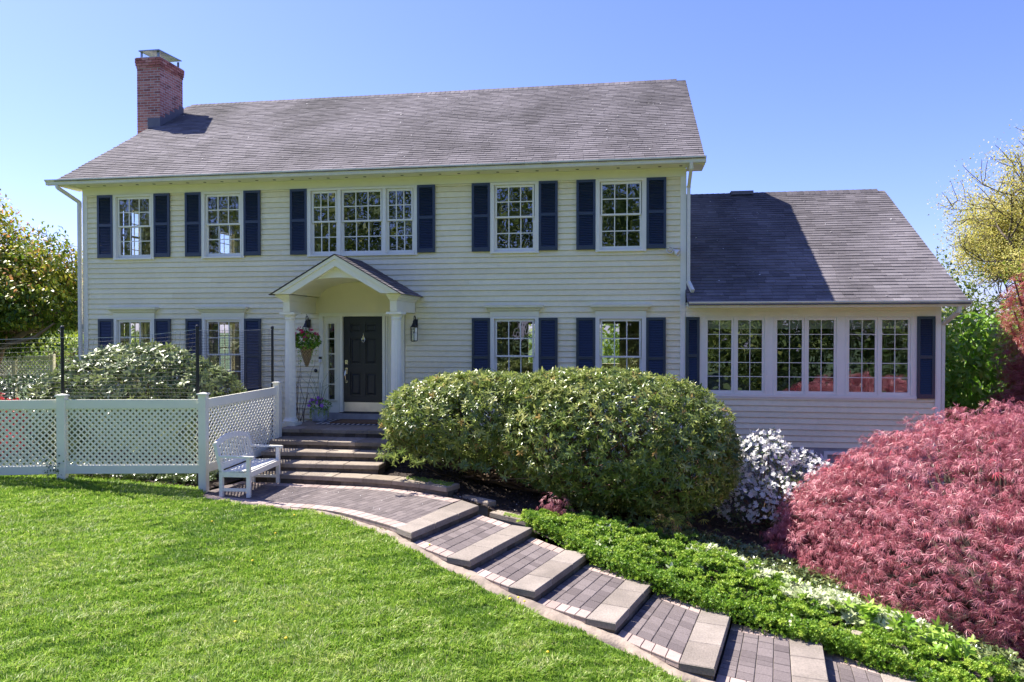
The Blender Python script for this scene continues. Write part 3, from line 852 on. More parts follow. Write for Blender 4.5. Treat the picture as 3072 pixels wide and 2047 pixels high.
put(bpy.data.objects.new('shutter', sw1), house, (1.146, 0, 0.47)); put(bpy.data.objects.new('shutter', sw2), house, (5.488, 0, 0.465))

# --- entrance: door, sidelights, casing
mb = MB()
mb.box(-6.688, -6.60, -0.030, 0.020, -0.16, 2.165); mb.box(-4.79, -4.755, -0.030, 0.020, -0.16, 2.165); mb.box(-4.84, -4.79, -0.030, 0.02, -0.16, 2.1)
mb.box(-6.60, -4.84, -0.029, 0.10, 2.085, 2.163)
mb.box(-6.255, -6.225, -0.028, 0.10, 0.0, 2.085); mb.box(-6.215, -6.150, -0.036, 0.10, 0.0, 2.085)
mb.box(-5.245, -5.180, -0.036, 0.10, 0.0, 2.085); mb.box(-5.170, -5.14, -0.028, 0.10, 0.0, 2.085)
mb.box(-6.60, -6.255, 0.03, 0.10, -0.02, 0.24); mb.box(-5.14, -4.79, 0.03, 0.10, -0.02, 0.24)
for a, b in ((-6.60, -6.255), (-5.14, -4.79)):
    mb.box(a, a + 0.10, 0.012, 0.09, 0.24, 2.085); mb.box(b - 0.085, b, 0.012, 0.09, 0.24, 2.085)
    mb.box(a + 0.10, b - 0.085, 0.012, 0.09, 1.93, 2.085)
    mb.box(a + 0.08, a + 0.10, -0.008, 0.012, 0.25, 1.95); mb.box(b - 0.085, b - 0.065, -0.008, 0.012, 0.25, 1.95); mb.box(a + 0.10, b - 0.085, -0.008, 0.0115, 1.93, 1.95); mb.box(a + 0.10, b - 0.085, -0.008, 0.0115, 0.25, 0.27)
df = mb.obj('door_frame', TRIM, house)
for a, b in ((-6.50, -6.34), (-5.04, -4.875)):
    sd = MB()
    for k in range(1, 5):
        z = 0.27 + k * (1.66 / 5); sd.box(a, b, 0.03, 0.05, z - 0.011, z + 0.011)
    sd.box(a - 0.004, a + 0.003, 0.025, 0.052, 0.25, 1.93); sd.box(b - 0.003, b + 0.004, 0.025, 0.052, 0.25, 1.93)
    put(bpy.data.objects.new('sidelight_bars', sd.mesh('sidelight_bars', TRIM)), df, (0, 0, 0), local=True)
    pn = MB(); pane_quad(pn, a, b, 0.26, 1.94, 0.06)
    put(bpy.data.objects.new('sidelight_pane', pn.mesh('pane', M['glass'])), df, (0, 0, 0), local=True)
mb = MB(); mb.box(-6.62, -4.77, -0.055, 0.02, -0.16, -0.022)
mb.obj('door_sill', M['concrete'], house)
mb = MB(); mb.box(-6.16, -5.24, -0.05, 0.10, -0.02, -0.003); mb.obj('threshold', M['black'], house)
dx0, dx1 = -6.148, -5.247
mb = MB()
# six panel door leaf: rails and stiles, recessed panels with raised fields
pan = [(0.0, 0.0)]
rows_ = [(0.36, 0.86), (1.05, 1.62), (1.74, 1.93)]
cols_ = [(dx0 + 0.15, dx0 + 0.40), (dx1 - 0.40, dx1 - 0.15)]
ph = [(c0, c1, r0, r1) for c0, c1 in cols_ for r0, r1 in rows_]
holed_wall(mb, dx0, dx1, 0.0, 2.075, ph, 0.030, 0.075)
for (a, b, c, d) in ph:
    mb.box(a, b, 0.055, 0.070, c, d)
    i0, i1 = 0.03, 0.05
    for (q, y) in ((None, None),):
        P0 = [(a + i0, 0.054, c + i0), (b - i0, 0.054, c + i0), (b - i0, 0.054, d - i0), (a + i0, 0.054, d - i0)]
        P1 = [(a + i1 + .01, 0.036, c + i1 + .01), (b - i1 - .01, 0.036, c + i1 + .01), (b - i1 - .01, 0.036, d - i1 - .01), (a + i1 + .01, 0.036, d - i1 - .01)]
        if d - c < 0.25: P1 = [(a + .05, 0.038, c + .045), (b - .05, 0.038, c + .045), (b - .05, 0.038, d - .045), (a + .05, 0.038, d - .045)]
        mb.poly(P1)
        for i in range(4): mb.poly([P0[i], P0[(i + 1) % 4], P1[(i + 1) % 4], P1[i]])
door = mb.obj('front_door', M['door'], house)
mb = MB(); mb.box(dx0 + 0.012, dx1 - 0.012, 0.024, 0.0295, 0.012, 0.215)
put(bpy.data.objects.new('kick_plate', mb.mesh('kick_plate', M['steelk'])), door, (0, 0, 0), local=True)
mb = MB()
kx = -5.69
mb.lathe([(0.001, 0), (0.012, 0.01), (0.02, 0.03), (0.008, 0.05), (0.006, 0.09), (0.001, 0.10)], (kx, 0.02, 1.63), n=10)
mb.cbox((kx, 0.022, 1.615), 0.05, 0.016, 0.07)
mb.tube([(kx - 0.028, 0.012, 1.62), (kx - 0.036, 0.008, 1.58), (kx - 0.025, 0.006, 1.54), (kx, 0.005, 1.52), (kx + 0.025, 0.006, 1.54), (kx + 0.036, 0.008, 1.58), (kx + 0.028, 0.012, 1.62)], 0.006, 6)
put(bpy.data.objects.new('door_knocker', mb.mesh('door_knocker', M['silver'])), door, (0, 0, 0), local=True)
mb = MB()
mb.cbox((-6.078, 0.024, 1.09), 0.062, 0.014, 0.088); mb.cbox((-6.078, 0.012, 1.09), 0.03, 0.016, 0.03)
mb.cbox((-6.078, 0.024, 0.90), 0.05, 0.014, 0.13)
mb.tube([(-6.078, 0.02, 0.93), (-6.078, -0.03, 0.90), (-6.085, -0.05, 0.80), (-6.078, -0.03, 0.70), (-6.078, 0.02, 0.665)], [0.012, 0.013, 0.011, 0.010, 0.014], 8)
mb.cbox((-6.078, 0.024, 0.665), 0.04, 0.014, 0.05)
put(bpy.data.objects.new('door_handle', mb.mesh('door_handle', M['silver'])), door, (0, 0, 0), local=True)
mb = MB(); mb.box(-6.685, -6.622, -0.060, -0.0305, 1.08, 1.155); db = mb.obj('doorbell', M['whitep'], house)
mb = MB(); mb.box(-6.684, -6.623, -0.061, -0.0305, 1.157, 1.205)
put(bpy.data.objects.new('doorbell_camera', mb.mesh('doorbell_camera', M['black'])), db, (0, 0, 0), local=True)
mb = MB(); mb.lathe([(0.035, 0), (0.04, 0.01), (0.001, 0.02)], n=14)
ob = mb.obj('spigot_hole', M['black'], house, (-6.776, 0.0, 0.90)); ob.rotation_euler = (math.radians(90), 0, 0)

# --- portico
pc = empty('portico', (-5.71, -0.7, -0.16)); pc.parent = house; pc.location = Vector((-5.71, -0.7, -0.16)) - ORG[house][0]
PXc = -5.71
mb = MB()
for s in (-1, 1):
    a, b = sorted((PXc + s * 1.192, PXc + s * 1.055))
    mb.box(a, b, -1.27, 0.0, 2.15, 2.372)
    # crown along the beam, stepping out
    for (e_, z0, z1) in ((0.022, 2.374, 2.40), (0.045, 2.40, 2.43), (0.085, 2.43, 2.455), (0.12, 2.455, 2.50)):
        mb.box(a - e_ * (1 if s < 0 else 0.35), b + e_ * (1 if s > 0 else 0.35), -1.27 - e_, 0.0, z0, z1)
    mb.obj('beam', TRIM, pc); mb = MB()
# tympanum with the arch cut out, barrel vault
mb = MB()
N_ = 24
ap = [(PXc + 0.95 * math.cos(t), 2.505 + 0.325 * math.sin(t)) for t in np.linspace(math.pi, 0, N_ + 1)]
def gz(x, e=0.0): return 3.085 - e - abs(x - PXc) * 0.578
for i in range(N_):
    (xa, za), (xb, zb) = ap[i], ap[i + 1]
    mb.poly([(xa, -1.36, za), (xb, -1.36, zb), (xb, -1.36, max(gz(xb), zb)), (xa, -1.36, max(gz(xa), za))])
    mb.poly([(xa, -1.36, za), (xa, 0.0, za), (xb, 0.0, zb), (xb, -1.36, zb)])
mb.obj('porch_ceiling', TRIM, pc)
mb = MB()
pl = [(PXc - 1.055, 2.16), (PXc + 1.055, 2.16), (PXc + 1.055, 2.505), (PXc + 0.95, 2.505)] + [ap[N_ - 1 - i] for i in range(N_ - 1)] + [(PXc - 0.95, 2.505), (PXc - 1.055, 2.505)]
mb.prism(pl, -0.012, 0.02)
mb.obj('plaster_panel', M['cream'], pc)
# raking fascia and inner moulding
mb = MB()
def rake(y0, y1, z_top, z_bot, xo, cut=2.505):
    for s in (-1, 1):
        ft = lambda x: z_top - abs(x) * 0.578; fb = lambda x: z_bot - abs(x) * 0.578
        # outer polygon: apex top, eave, along bottom
        xb = (z_bot - cut) / 0.578; xt = (z_top - cut) / 0.578
        P = [(0, z_bot), (0, z_top), (s * xt, cut), (s * xb, cut)]
        P = [(PXc + x, z) for x, z in P]
        if s > 0: P = P[::-1]
        if s < 0: P = P
        mb.prism(P[::-1], y0, y1)
rake(-1.48, -1.362, 3.245, 3.045, 1.3)
rake(-1.505, -1.4805, 3.262, 3.190, 1.3)
mb.obj('raking_fascia', TRIM, pc)
# little roof with shingle courses
mb = MB(); r = random.Random(9)
L_ = 1.36 / math.cos(math.atan(0.578)); ux, uz_ = math.cos(math.atan(0.578)), -math.sin(math.atan(0.578))
for s in (-1, 1):
    n = 12; ex = L_ / n
    mb.tint = .2
    mb.hexa([(PXc, -1.50, 3.262), (PXc + s * 1.33, -1.50, 2.494), (PXc + s * 1.33, 0.0, 2.494), (PXc, 0.0, 3.262), (PXc, -1.50, 3.275), (PXc + s * 1.33, -1.50, 2.507), (PXc + s * 1.33, 0.0, 2.507), (PXc, 0.0, 3.275)][:: 1])
    for i in range(n + 1):
        d1 = L_ - i * ex + 0.012; d0 = max(d1 - ex - 0.03, 0.0)
        y = -1.53 + r.uniform(-0.2, 0)
        while y < 0:
            wv = r.choice((0.2, 0.26, 0.3)); a, b = max(y, -1.53), min(y + wv - 0.005, 0.0); y += wv
            if b - a < .02: continue
            mb.tint = r.uniform(0.1, 0.7)
            z0_ = 3.276 + 0.578 * 0
            p = lambda d, h: (PXc + s * (d * ux + h * 0.5), 3.277 + d * uz_ + h * 0.86)
            q0, q1, q2 = p(d1, 0), p(d1, 0.012), p(d0, 0.002)
            P = [(q0[0], a, q0[1]), (q0[0], b, q0[1]), (q1[0], b, q1[1]), (q1[0], a, q1[1])]
            mb.poly(P); mb.poly([(q1[0], a, q1[1]), (q1[0], b, q1[1]), (q2[0], b, q2[1]), (q2[0], a, q2[1])])
            mb.poly([(q0[0], a, q0[1]), (q1[0], a, q1[1]), (q2[0], a, q2[1])])
mb.obj('porch_roof', M['roof'], pc)
for s in (-1, 1):
    cxx, cyy = PXc + s * 1.125, -1.10
    mb = MB(); zb = -0.16
    mb.cbox((cxx, cyy, zb + 0.03), 0.33, 0.33, 0.06)
    mb.lathe([(0.14, 0.061), (0.152, 0.08), (0.152, 0.10), (0.138, 0.12), (0.125, 0.135), (0.122, 0.15)], (cxx, cyy, zb), n=24)
    prof = [(0.115, 0.15)] + [(0.109 - 0.018 * (t ** 1.7), 0.17 + t * 1.97) for t in np.linspace(0, 1, 8)] + [(0.093, 2.16)]
    mb.lathe(prof, (cxx, cyy, zb), n=80, flute=lambda k, i: (0.93 if k % 4 == 0 else (0.955 if k % 4 in (1, 3) else 1.0)) if 0 < i < 9 else 1.0)
    mb.lathe([(0.10, 2.16), (0.108, 2.17), (0.10, 2.18), (0.10, 2.21), (0.115, 2.23), (0.14, 2.262)], (cxx, cyy, zb), n=28)
    mb.cbox((cxx, cyy, zb + 2.285), 0.315, 0.315, 0.044)
    mb.obj('column', M['column'], pc)
# ------------------------------------------------------------------ ground
FX = [-200, -40, -14, -9.2, -6.9, -4.5, -2.8, -1.9, -1.04, -0.13, 0.81, 2.0, 4.0, 7.0, 12, 30, 200]
FZ = [-0.2, -0.2, -0.42, -0.67, -0.86, -0.93, -1.03, -1.16, -1.29, -1.43, -1.57, -1.74, -1.95, -2.15, -2.3, -2.6, -3.0]
def gz_(x, y):
    return np.interp(x, FX, FZ)
TB = -0.885; RIS = 0.135
NEAR = [(-2.817, -5.911), (-1.899, -6.504), (-1.036, -7.038), (-0.126, -7.474), (0.810, -8.069), (1.80, -8.36), (2.65, -8.72)]
FAR = [(-2.242, -4.283), (-1.343, -4.900), (-0.518, -5.525), (0.337, -6.031), (1.169, -6.576), (2.077, -6.832), (2.879, -7.176)]
OUTER = [(-6.585, -4.513), (-6.086, -4.653), (-5.689, -4.731), (-5.302, -4.807), (-4.774, -4.838), (-4.406, -4.911), (-4.004, -5.089), (-3.690, -5.283), (-3.390, -5.468), (-3.117, -5.648)]
LAWN_X = [-14, -12.5, -10.0, -9.15, -6.95, -6.66] + [p[0] for p in OUTER[1:]] + [-2.86, -1.98, -1.12, -0.2, 0.72, 1.72, 2.6, 5]
LAWN_Y = [-5.65, -5.15, -4.40, -4.15, -4.02, -4.56] + [p[1] - 0.07 for p in OUTER[1:]] + [-6.07, -6.72, -7.26, -7.70, -8.30, -8.65, -9.0, -9.9]
LAWN_X = np.array(LAWN_X); LAWN_Y = np.array(LAWN_Y)
def lawn_edge(x): return np.interp(x, LAWN_X, LAWN_Y)

def grid_sheet(name, xs, ys, zf, m, kind='structure', parent=None):
    X, Y = np.meshgrid(xs, ys, indexing='ij'); Z = zf(X, Y)
    V = np.stack([X, Y, Z], -1).reshape(-1, 3); n, k = len(xs), len(ys)
    i = np.arange(n - 1)[:, None] * k + np.arange(k - 1)[None, :]
    F = np.stack([i, i + k, i + k + 1, i + 1], -1).reshape(-1, 4)
    o = np_obj(name, V, [F], np.full(len(V), .5), m, smooth=True)
    o['kind'] = kind
    return o
xs = np.concatenate([np.linspace(-400, -30, 12), np.linspace(-25, 20, 91), np.linspace(25, 400, 14)])
ys = np.concatenate([np.linspace(-400, -30, 12), np.linspace(-25, 15, 81), np.linspace(20, 600, 16)])
def groundz(X, Y):
    z = gz_(X, Y)
    und = 0.03 * np.sin(X * 0.9 + 1) * np.sin(Y * 0.7) * ((X > -40) & (X < 30))
    back = np.clip((Y - 1.0) / 10, 0, 1) * 0.5 * (X > 5)
    # keep it below the patio and the walk
    pat = ((Y > lawn_edge(X) + 0.05) & (Y < 0.5) & (X > -13.6) & (X < 8.9))
    return z + und * (Y < -6) - 0.02 + np.where(pat, -0.18, 0) - back
g = grid_sheet('ground', xs, ys, groundz, M['far'])
tag(g, 'rough green ground running back under the trees')
# lawn sheet: fine, follows the curved paving edge
n = 160; k = 60
lx = np.linspace(-13.9, 4.8, n); T = np.linspace(0, 1, k)
LX = np.repeat(lx[:, None], k, 1); LY = lawn_edge(LX) + 0.0 + (-19 - lawn_edge(LX)) * (T[None, :] ** 1.5)
def lawnz(x, y):
    z = gz_(x, y)
    z = z + 0.03 * np.sin(x * 0.9 + 1) * np.sin(y * 0.7) * np.clip((lawn_edge(x) - y) / 1.5, 0, 1)
    return z
LZ = lawnz(LX, LY) + 0.004
V = np.stack([LX, LY, LZ], -1).reshape(-1, 3)
i = np.arange(n - 1)[:, None] * k + np.arange(k - 1)[None, :]
F = np.stack([i, i + 1, i + k + 1, i + k], -1).reshape(-1, 4)
lo = np_obj('lawn', V, [F], np.full(len(V), .5), M['lawn'], smooth=True); lo['kind'] = 'structure'
tag(lo, 'green lawn sloping gently down beside the stepped walk')

# ------------------------------------------------------------------ paving
def piece(mb, P, zt, th, bev=0.005, gap=0.0035):
    """P: 4 xy corners ccw; block with bevelled top"""
    c = np.mean(P, axis=0); P = np.array(P, float)
    def inset(Q, d):
        r = []
        for i in range(4):
            v = c - Q[i]; l = np.linalg.norm(v) + 1e-6
            r.append(Q[i] + v / l * d * 1.3)
        return r
    A = inset(P, gap); B = inset(P, gap + bev)
    t = [mb.vert(p[0], p[1], zt) for p in B]; m_ = [mb.vert(p[0], p[1], zt - bev) for p in A]; b = [mb.vert(p[0], p[1], zt - th) for p in A]
    mb.f.append(t)
    for i in range(4):
        j = (i + 1) % 4
        mb.f.append([m_[i], m_[j], t[j], t[i]]); mb.f.append([b[i], b[j], m_[j], m_[i]])
def bil(Q, s, t):
    Q = [np.array(q, float) for q in Q]
    return (Q[0] * (1 - s) + Q[1] * s) * (1 - t) + (Q[3] * (1 - s) + Q[2] * s) * t
rp = random.Random(11)
def row(mb, a, b, c, d, n, zt, th, frac=None, bev=0.005, jz=0.0015, jit=0.0):
    """quad a-b (front) d-c (back) cut into n pieces along a->b"""
    fr = [0] + [(i + rp.uniform(-jit, jit)) / n for i in range(1, n)] + [1]
    for i in range(n):
        mb.tint = rp.random()
        s0, s1 = fr[i], fr[i + 1]
        piece(mb, [bil((a, b, c, d), s0, 0), bil((a, b, c, d), s1, 0), bil((a, b, c, d), s1, 1), bil((a, b, c, d), s0, 1)], zt + rp.uniform(-jz, jz), th, bev)

mslab, mris, mpl, mpd, msand = MB(), MB(), MB(), MB(), MB()
NPs, FPs = [np.array(p) for p in NEAR], [np.array(p) for p in FAR]
SD = 0.335
backs = []
for k_ in range(7):
    z = TB - RIS * k_
    n_, f_ = NPs[k_], FPs[k_]
    u_ = (f_ - n_) / np.linalg.norm(f_ - n_); v_ = np.array([-u_[1], u_[0]])      # v uphill
    nb, fb = n_ + v_ * SD, f_ + v_ * SD
    if k_ == 0: nb, fb = np.array((-3.105, -5.672)), np.array((-2.590, -3.970))
    backs.append((nb, fb))
    row(mslab, n_, f_, fb, nb, 3, z, 0.078, bev=0.009, jit=0.12)
    inn = v_ * 0.014; uu = u_ * 0.012
    row(mris, n_ + inn + uu, f_ + inn - uu, fb - uu, nb + uu, 7, z - 0.078, 0.16, bev=0.006, jz=0.0, jit=0.15)
for k_ in range(6):
    z = TB - RIS * (k_ + 1) + 0.0
    A, D_ = NPs[k_], FPs[k_]             # foot of the upper slab
    B, C_ = backs[k_ + 1]                 # back of the lower slab
    w_ = np.linalg.norm(D_ - A)
    e = 0.20 / w_
    q = (A, B, C_, D_)
    # light soldiers on both sides
    for s0, s1 in ((0.0, e), (1 - e, 1.0)):
        a, b = bil(q, 0, s0), bil(q, 1, s0); c, d = bil(q, 1, s1), bil(q, 0, s1)
        row(mpl, a, b, c, d, 5, z, 0.06, jz=0.002, jit=0.08)
    rows = int(round((w_ - 0.4) / 0.155))
    for j in range(4):
        t0 = e
        while t0 < 1 - e - 0.01:
            st_ = rp.choice((0.105, 0.155, 0.155, 0.205)) / w_
            t1 = t0 + st_
            if t1 > 1 - e - 0.05 / w_: t1 = 1 - e
            a, b = bil(q, j / 4, t0), bil(q, (j + 1) / 4, t0); c, d = bil(q, (j + 1) / 4, t1), bil(q, j / 4, t1)
            mpd.tint = rp.random()
            piece(mpd, [a, b, c, d], z - 0.002 + rp.uniform(-0.0015, 0.0015), 0.05)
            t0 = t1
    ex_ = lambda p, o, f=0.03: p + (p - o) / np.linalg.norm(p - o) * f
    msand.poly([(*A, z - 0.012), (*B, z - 0.012), (*C_, z - 0.012), (*D_, z - 0.012)])

# patio
def resample(P, step):
    P = np.array(P, float); d = np.r_[0, np.cumsum(np.linalg.norm(np.diff(P, axis=0), axis=1))]
    n = max(2, int(round(d[-1] / step)) + 1); t = np.linspace(0, d[-1], n)
    # light smoothing by cubic-ish averaging
    X = np.stack([np.interp(t, d, P[:, 0]), np.interp(t, d, P[:, 1])], 1)
    for _ in range(3): X[1:-1] = (X[:-2] + 2 * X[1:-1] + X[2:]) / 4
    return X
def border(mb, line, wid, side, z):
    T = np.gradient(line, axis=0); T = T / np.linalg.norm(T, axis=1, keepdims=True)
    Nn = np.stack([-T[:, 1], T[:, 0]], 1) * side
    inn = line + Nn * wid
    for i in range(len(line) - 1):
        mb.tint = rp.random()
        P = [line[i], line[i + 1], inn[i + 1], inn[i]]
        if side < 0: P = P[::-1]
        piece(mb, P, z + rp.uniform(-0.001, 0.002), 0.07)
    return inn
outer = resample([(-7.0, -4.40)] + OUTER + [(-3.105, -5.672)], 0.155)
inn1 = border(mpl, outer, 0.215, 1, TB + 0.002)
WALLF = [(-6.75, -3.16), (-5.95, -3.20), (-4.89, -3.255), (-4.3, -3.20), (-3.75, -3.32), (-3.2, -3.56), (-2.88, -3.77)]
farl = resample([(-6.75, -3.19), (-5.95, -3.235), (-4.89, -3.285), (-4.35, -3.245), (-3.79, -3.36), (-3.1, -3.70), (-2.590, -3.970)], 0.155)
inn2 = border(mpl, farl, 0.205, -1, TB + 0.002)
# dark field: rows parallel to the first slab
uA = (FPs[0] - NPs[0]) / np.linalg.norm(FPs[0] - NPs[0]); vA = np.array([-uA[1], uA[0]])
def inpoly(p, Q):
    c = False; j = len(Q) - 1
    for i in range(len(Q)):
        if ((Q[i][1] > p[1]) != (Q[j][1] > p[1])) and p[0] < (Q[j][0] - Q[i][0]) * (p[1] - Q[i][1]) / (Q[j][1] - Q[i][1]) + Q[i][0]: c = not c
        j = i
    return c
mid1 = (outer + inn1) / 2; mid2 = (farl + inn2) / 2
poly_in = [tuple(p) for p in mid1] + [tuple(p) for p in mid2[::-1]]
org = np.array((-3.105, -5.672))
for i in range(0, 48):
    off = rp.uniform(0, 0.2)
    for j in range(-4, 22):
        a = org + vA * (i * 0.1035 + 0.003) + uA * (j * 0.207 + off * 1.0)
        P = [a, a + uA * 0.207, a + uA * 0.207 + vA * 0.1035, a + vA * 0.1035]
        c = sum(P) / 4
        if inpoly(c, poly_in):
            mpd.tint = rp.random(); piece(mpd, P, TB - 0.0035 + rp.uniform(-.001, .001), 0.05, bev=0.004, gap=0.003)
msand.poly([(*p, TB - 0.014) for p in outer] + [(*p, TB - 0.014) for p in farl[::-1]])
tag(mslab.obj('walk_step', M['slab']), 'broad pale concrete slabs forming the nosings of the stepped walk', kind='structure')
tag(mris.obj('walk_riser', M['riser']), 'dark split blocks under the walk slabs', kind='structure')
tag(mpl.obj('path_border', M['pavl']), 'pale pinkish pavers edging the walk and patio', kind='structure')
tag(mpd.obj('path', M['pavd']), 'dark grey pavers filling the walk and patio', kind='structure')
tag(msand.obj('path_bed', M['sand']), 'sand joints under the pavers', kind='structure')
# rough concrete haunch between paving and lawn
mb = MB()
ap_ = [(-6.3, -4.62)] + [tuple(p) for p in OUTER[1:]] + [(-3.117, -5.66)]
line = []
for p in ap_: line.append((p[0], p[1], TB - 0.075))
for k_ in range(0, 7):
    z = TB - RIS * (k_ + 1)
    line.append((NEAR[k_][0], NEAR[k_][1], z - 0.045))
line = np.array(line); d = np.r_[0, np.cumsum(np.linalg.norm(np.diff(line[:, :2], axis=0), axis=1))]
t = np.arange(0, d[-1], 0.06); Lp = np.stack([np.interp(t, d, line[:, i]) for i in range(3)], 1)
rr = random.Random(3); rows_ = []
wv = 0.10
for i, p in enumerate(Lp):
    tx = Lp[min(i + 1, len(Lp) - 1), :2] - Lp[max(i - 1, 0), :2]; tx = tx / np.linalg.norm(tx); nn = np.array((tx[1], -tx[0]))
    wv = 0.13 + 0.05 * math.sin(i * 0.31) + 0.03 * math.sin(i * 0.83 + 1) + rr.uniform(-.01, .01)
    if p[0] > -3.4: wv += 0.05
    if p[0] < -4.6: wv -= 0.05
    q = []
    gzv = float(gz_(p[0], p[1]))
    for f, dz in ((-0.06, -0.0), (0.2, 0.006), (0.6, 0.0), (1.0, -0.04), (1.15, -0.12)):
        xy = p[:2] + nn * wv * f
        zz = max(p[2], gzv + 0.02) + dz + rr.uniform(-.006, .006)
        q.append(mb.vert(xy[0], xy[1], zz))
    rows_.append(q)
for a, b in zip(rows_, rows_[1:]):
    for j in range(4): mb.f.append([a[j], a[j + 1], b[j + 1], b[j]])
tag(mb.obj('concrete_haunch', M['apron'], smooth=True), 'rough pale concrete strip between the walk and the grass', kind='structure')

# porch steps
mc, mr_ = MB(), MB()
def tread(xl, xr, yf, yb, z, th=0.075, n=5, skew=0.0, nobev=False):
    row(mc, (xl, yf), (xr, yf + skew), (xr, yb), (xl, yb), n, z, th, bev=0.010, jz=0.003, jit=0.15)
    row(mr_, (xl + 0.02, yf + 0.022), (xr - 0.02, yf + skew + 0.022), (xr - 0.02, yb), (xl + 0.02, yb), n + 5, z - th, 0.24, bev=0.006, jz=0, jit=0.12)
tread(-6.83, -4.55, -1.64, -1.25, -0.16, n=5, skew=0.06)
# porch floor
for i in range(12):
    for j in range(12):
        mpd2 = None
row(mc, (-6.83, -1.25), (-4.55, -1.25), (-4.55, -0.02), (-6.83, -0.02), 1, -0.164, 0.5, bev=0.003)
tread(-6.74, -4.43, -2.19, -1.58, -0.305, n=4, skew=0.03)
tread(-6.70, -4.37, -2.58, -2.10, -0.45, n=4, skew=0.08)
tread(-6.66, -4.34, -2.93, -2.45, -0.595, n=4, skew=0.08)
wl = resample(WALLF, 0.56)
T = np.gradient(wl, axis=0); T /= np.linalg.norm(T, axis=1, keepdims=True); Nn = np.stack([-T[:, 1], T[:, 0]], 1)
back_ = wl + Nn * 0.36
for i in range(len(wl) - 1):
    mc.tint = rp.random(); piece(mc, [wl[i], wl[i + 1], back_[i + 1], back_[i]], -0.74 + rp.uniform(-.003, .003), 0.075, bev=0.010)
wl2 = resample([tuple(p + q_ * 0.02) for p, q_ in zip(wl, Nn)], 0.24)
T = np.gradient(wl2, axis=0); T /= np.linalg.norm(T, axis=1, keepdims=True); N2 = np.stack([-T[:, 1], T[:, 0]], 1)
for i in range(len(wl2) - 1):
    mr_.tint = rp.random(); piece(mr_, [wl2[i], wl2[i + 1], wl2[i + 1] + N2[i + 1] * 0.3, wl2[i] + N2[i] * 0.3], -0.815, 0.25, bev=0.006)
tag(mc.obj('steps', M['coping']), 'weathered brown block steps climbing to the front door', kind='structure')
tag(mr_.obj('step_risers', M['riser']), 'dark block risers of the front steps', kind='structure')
# bed edging blocks, each stepping down beside the walk
edg = [((-2.84, -3.60), (-2.16, -4.03), -0.90, .2), ((-2.10, -4.20), (-1.42, -4.66), -1.00, .2), ((1.85, -6.52), (2.9, -6.98), -1.56, .22), ((0.55, -5.93), (1.1, -6.3), -1.40, .2)]
mb = MB()
for (a, b, z, w_) in edg:
    a, b = np.array(a), np.array(b); t_ = (b - a) / np.linalg.norm(b - a); nn = np.array((-t_[1], t_[0]))
    nseg = 2
    for j in range(nseg):
        p, q = a + (b - a) * j / nseg, a + (b - a) * (j + 1) / nseg
        mb.tint = rp.random(); piece(mb, [p, q, q + nn * w_, p + nn * w_], z + rp.uniform(-.004, .004), 0.075, bev=0.012)
        mb.tint = rp.random() * .4; piece(mb, [p + nn * .01, q + nn * .01, q + nn * (w_ - .01), p + nn * (w_ - .01)], z - 0.076, 0.2, bev=0.008)
tag(mb.obj('garden_edging', M['coping']), 'low mossy retaining blocks between walk and planting bed', kind='structure')
# moss cushions on the wall tops
mb = MB(); r = random.Random(2)
for i in range(420):
    if i < 260:
        t_ = r.uniform(0.60, 1.0); x = -4.3 + (t_ - .35) / .65 * 1.45; y = np.interp(x, [p[0] for p in WALLF], [p[1] for p in WALLF]) + r.uniform(0.10, 0.36); z = -0.742
    else:
        x = r.uniform(-1.85, -1.5); y = -4.43 - (x + 1.75) * .67 + r.uniform(0.02, .17); z = -1.002
    s_ = r.uniform(0.008, 0.026)
    mb.lathe([(s_, 0), (s_ * .8, s_ * .5), (0.001, s_ * .7)], (x, y, z), n=6)
tag(mb.obj('moss', M['moss']), 'yellow green moss on the low wall top', 'moss', kind='stuff')

# planting beds (mulch)
def bed(name, near_line, far_y, zoff, lab, nx=90, ny=26):
    P = np.array(near_line, float); d = np.r_[0, np.cumsum(np.linalg.norm(np.diff(P[:, :2], axis=0), axis=1))]
    t = np.linspace(0, d[-1], nx); L_ = np.stack([np.interp(t, d, P[:, i]) for i in range(3)], 1)
    V = []
    for i in range(nx):
        for j in range(ny):
            f = j / (ny - 1); x = L_[i, 0]; y = L_[i, 1] + (far_y - L_[i, 1]) * f
            z = L_[i, 2] + zoff * f + 0.03 * math.sin(x * 3.1 + y * 2.3) * min(1, f * 6) + 0.02 * math.sin(x * 7 - y * 5) * min(1, f * 6)
            V.append((x, y, z))
    V = np.array(V); i = np.arange(nx - 1)[:, None] * ny + np.arange(ny - 1)[None, :]
    F = np.stack([i, i + ny, i + ny + 1, i + 1], -1).reshape(-1, 4)
    o = np_obj(name, V, [F], np.full(len(V), .5), M['mulch'], smooth=True)
    return tag(o, lab, kind='structure'), V
bn = [(-4.42, -2.9, -0.80), (-3.75, -3.02, -0.80), (-2.9, -3.46, -0.82), (-2.62, -3.86, -0.92), (-2.16, -4.05, -0.95), (-2.06, -4.12, -1.0), (-1.40, -4.62, -1.05), (-1.34, -4.88, -1.08), (-0.50, -5.50, -1.20), (0.36, -6.0, -1.33),
      (1.2, -6.5, -1.47), (2.1, -6.78, -1.60), (2.9, -7.12, -1.74), (4.2, -7.9, -1.95), (9.0, -9.5, -2.3)]
_, BV = bed('mulch_bed', bn, 0.02, 0.10, 'dark bark mulch bed under the shrubs along the house')
bed('mulch_bed', [(-13.8, -5.25, -0.50), (-10.0, -4.78, -0.64), (-9.1, -4.5, -0.68), (-6.95, -4.12, -0.87), (-6.80, -3.0, -0.87), (-6.78, -1.0, -0.8)], 0.02, 0.05, 'dark bark mulch bed behind the lattice fence')
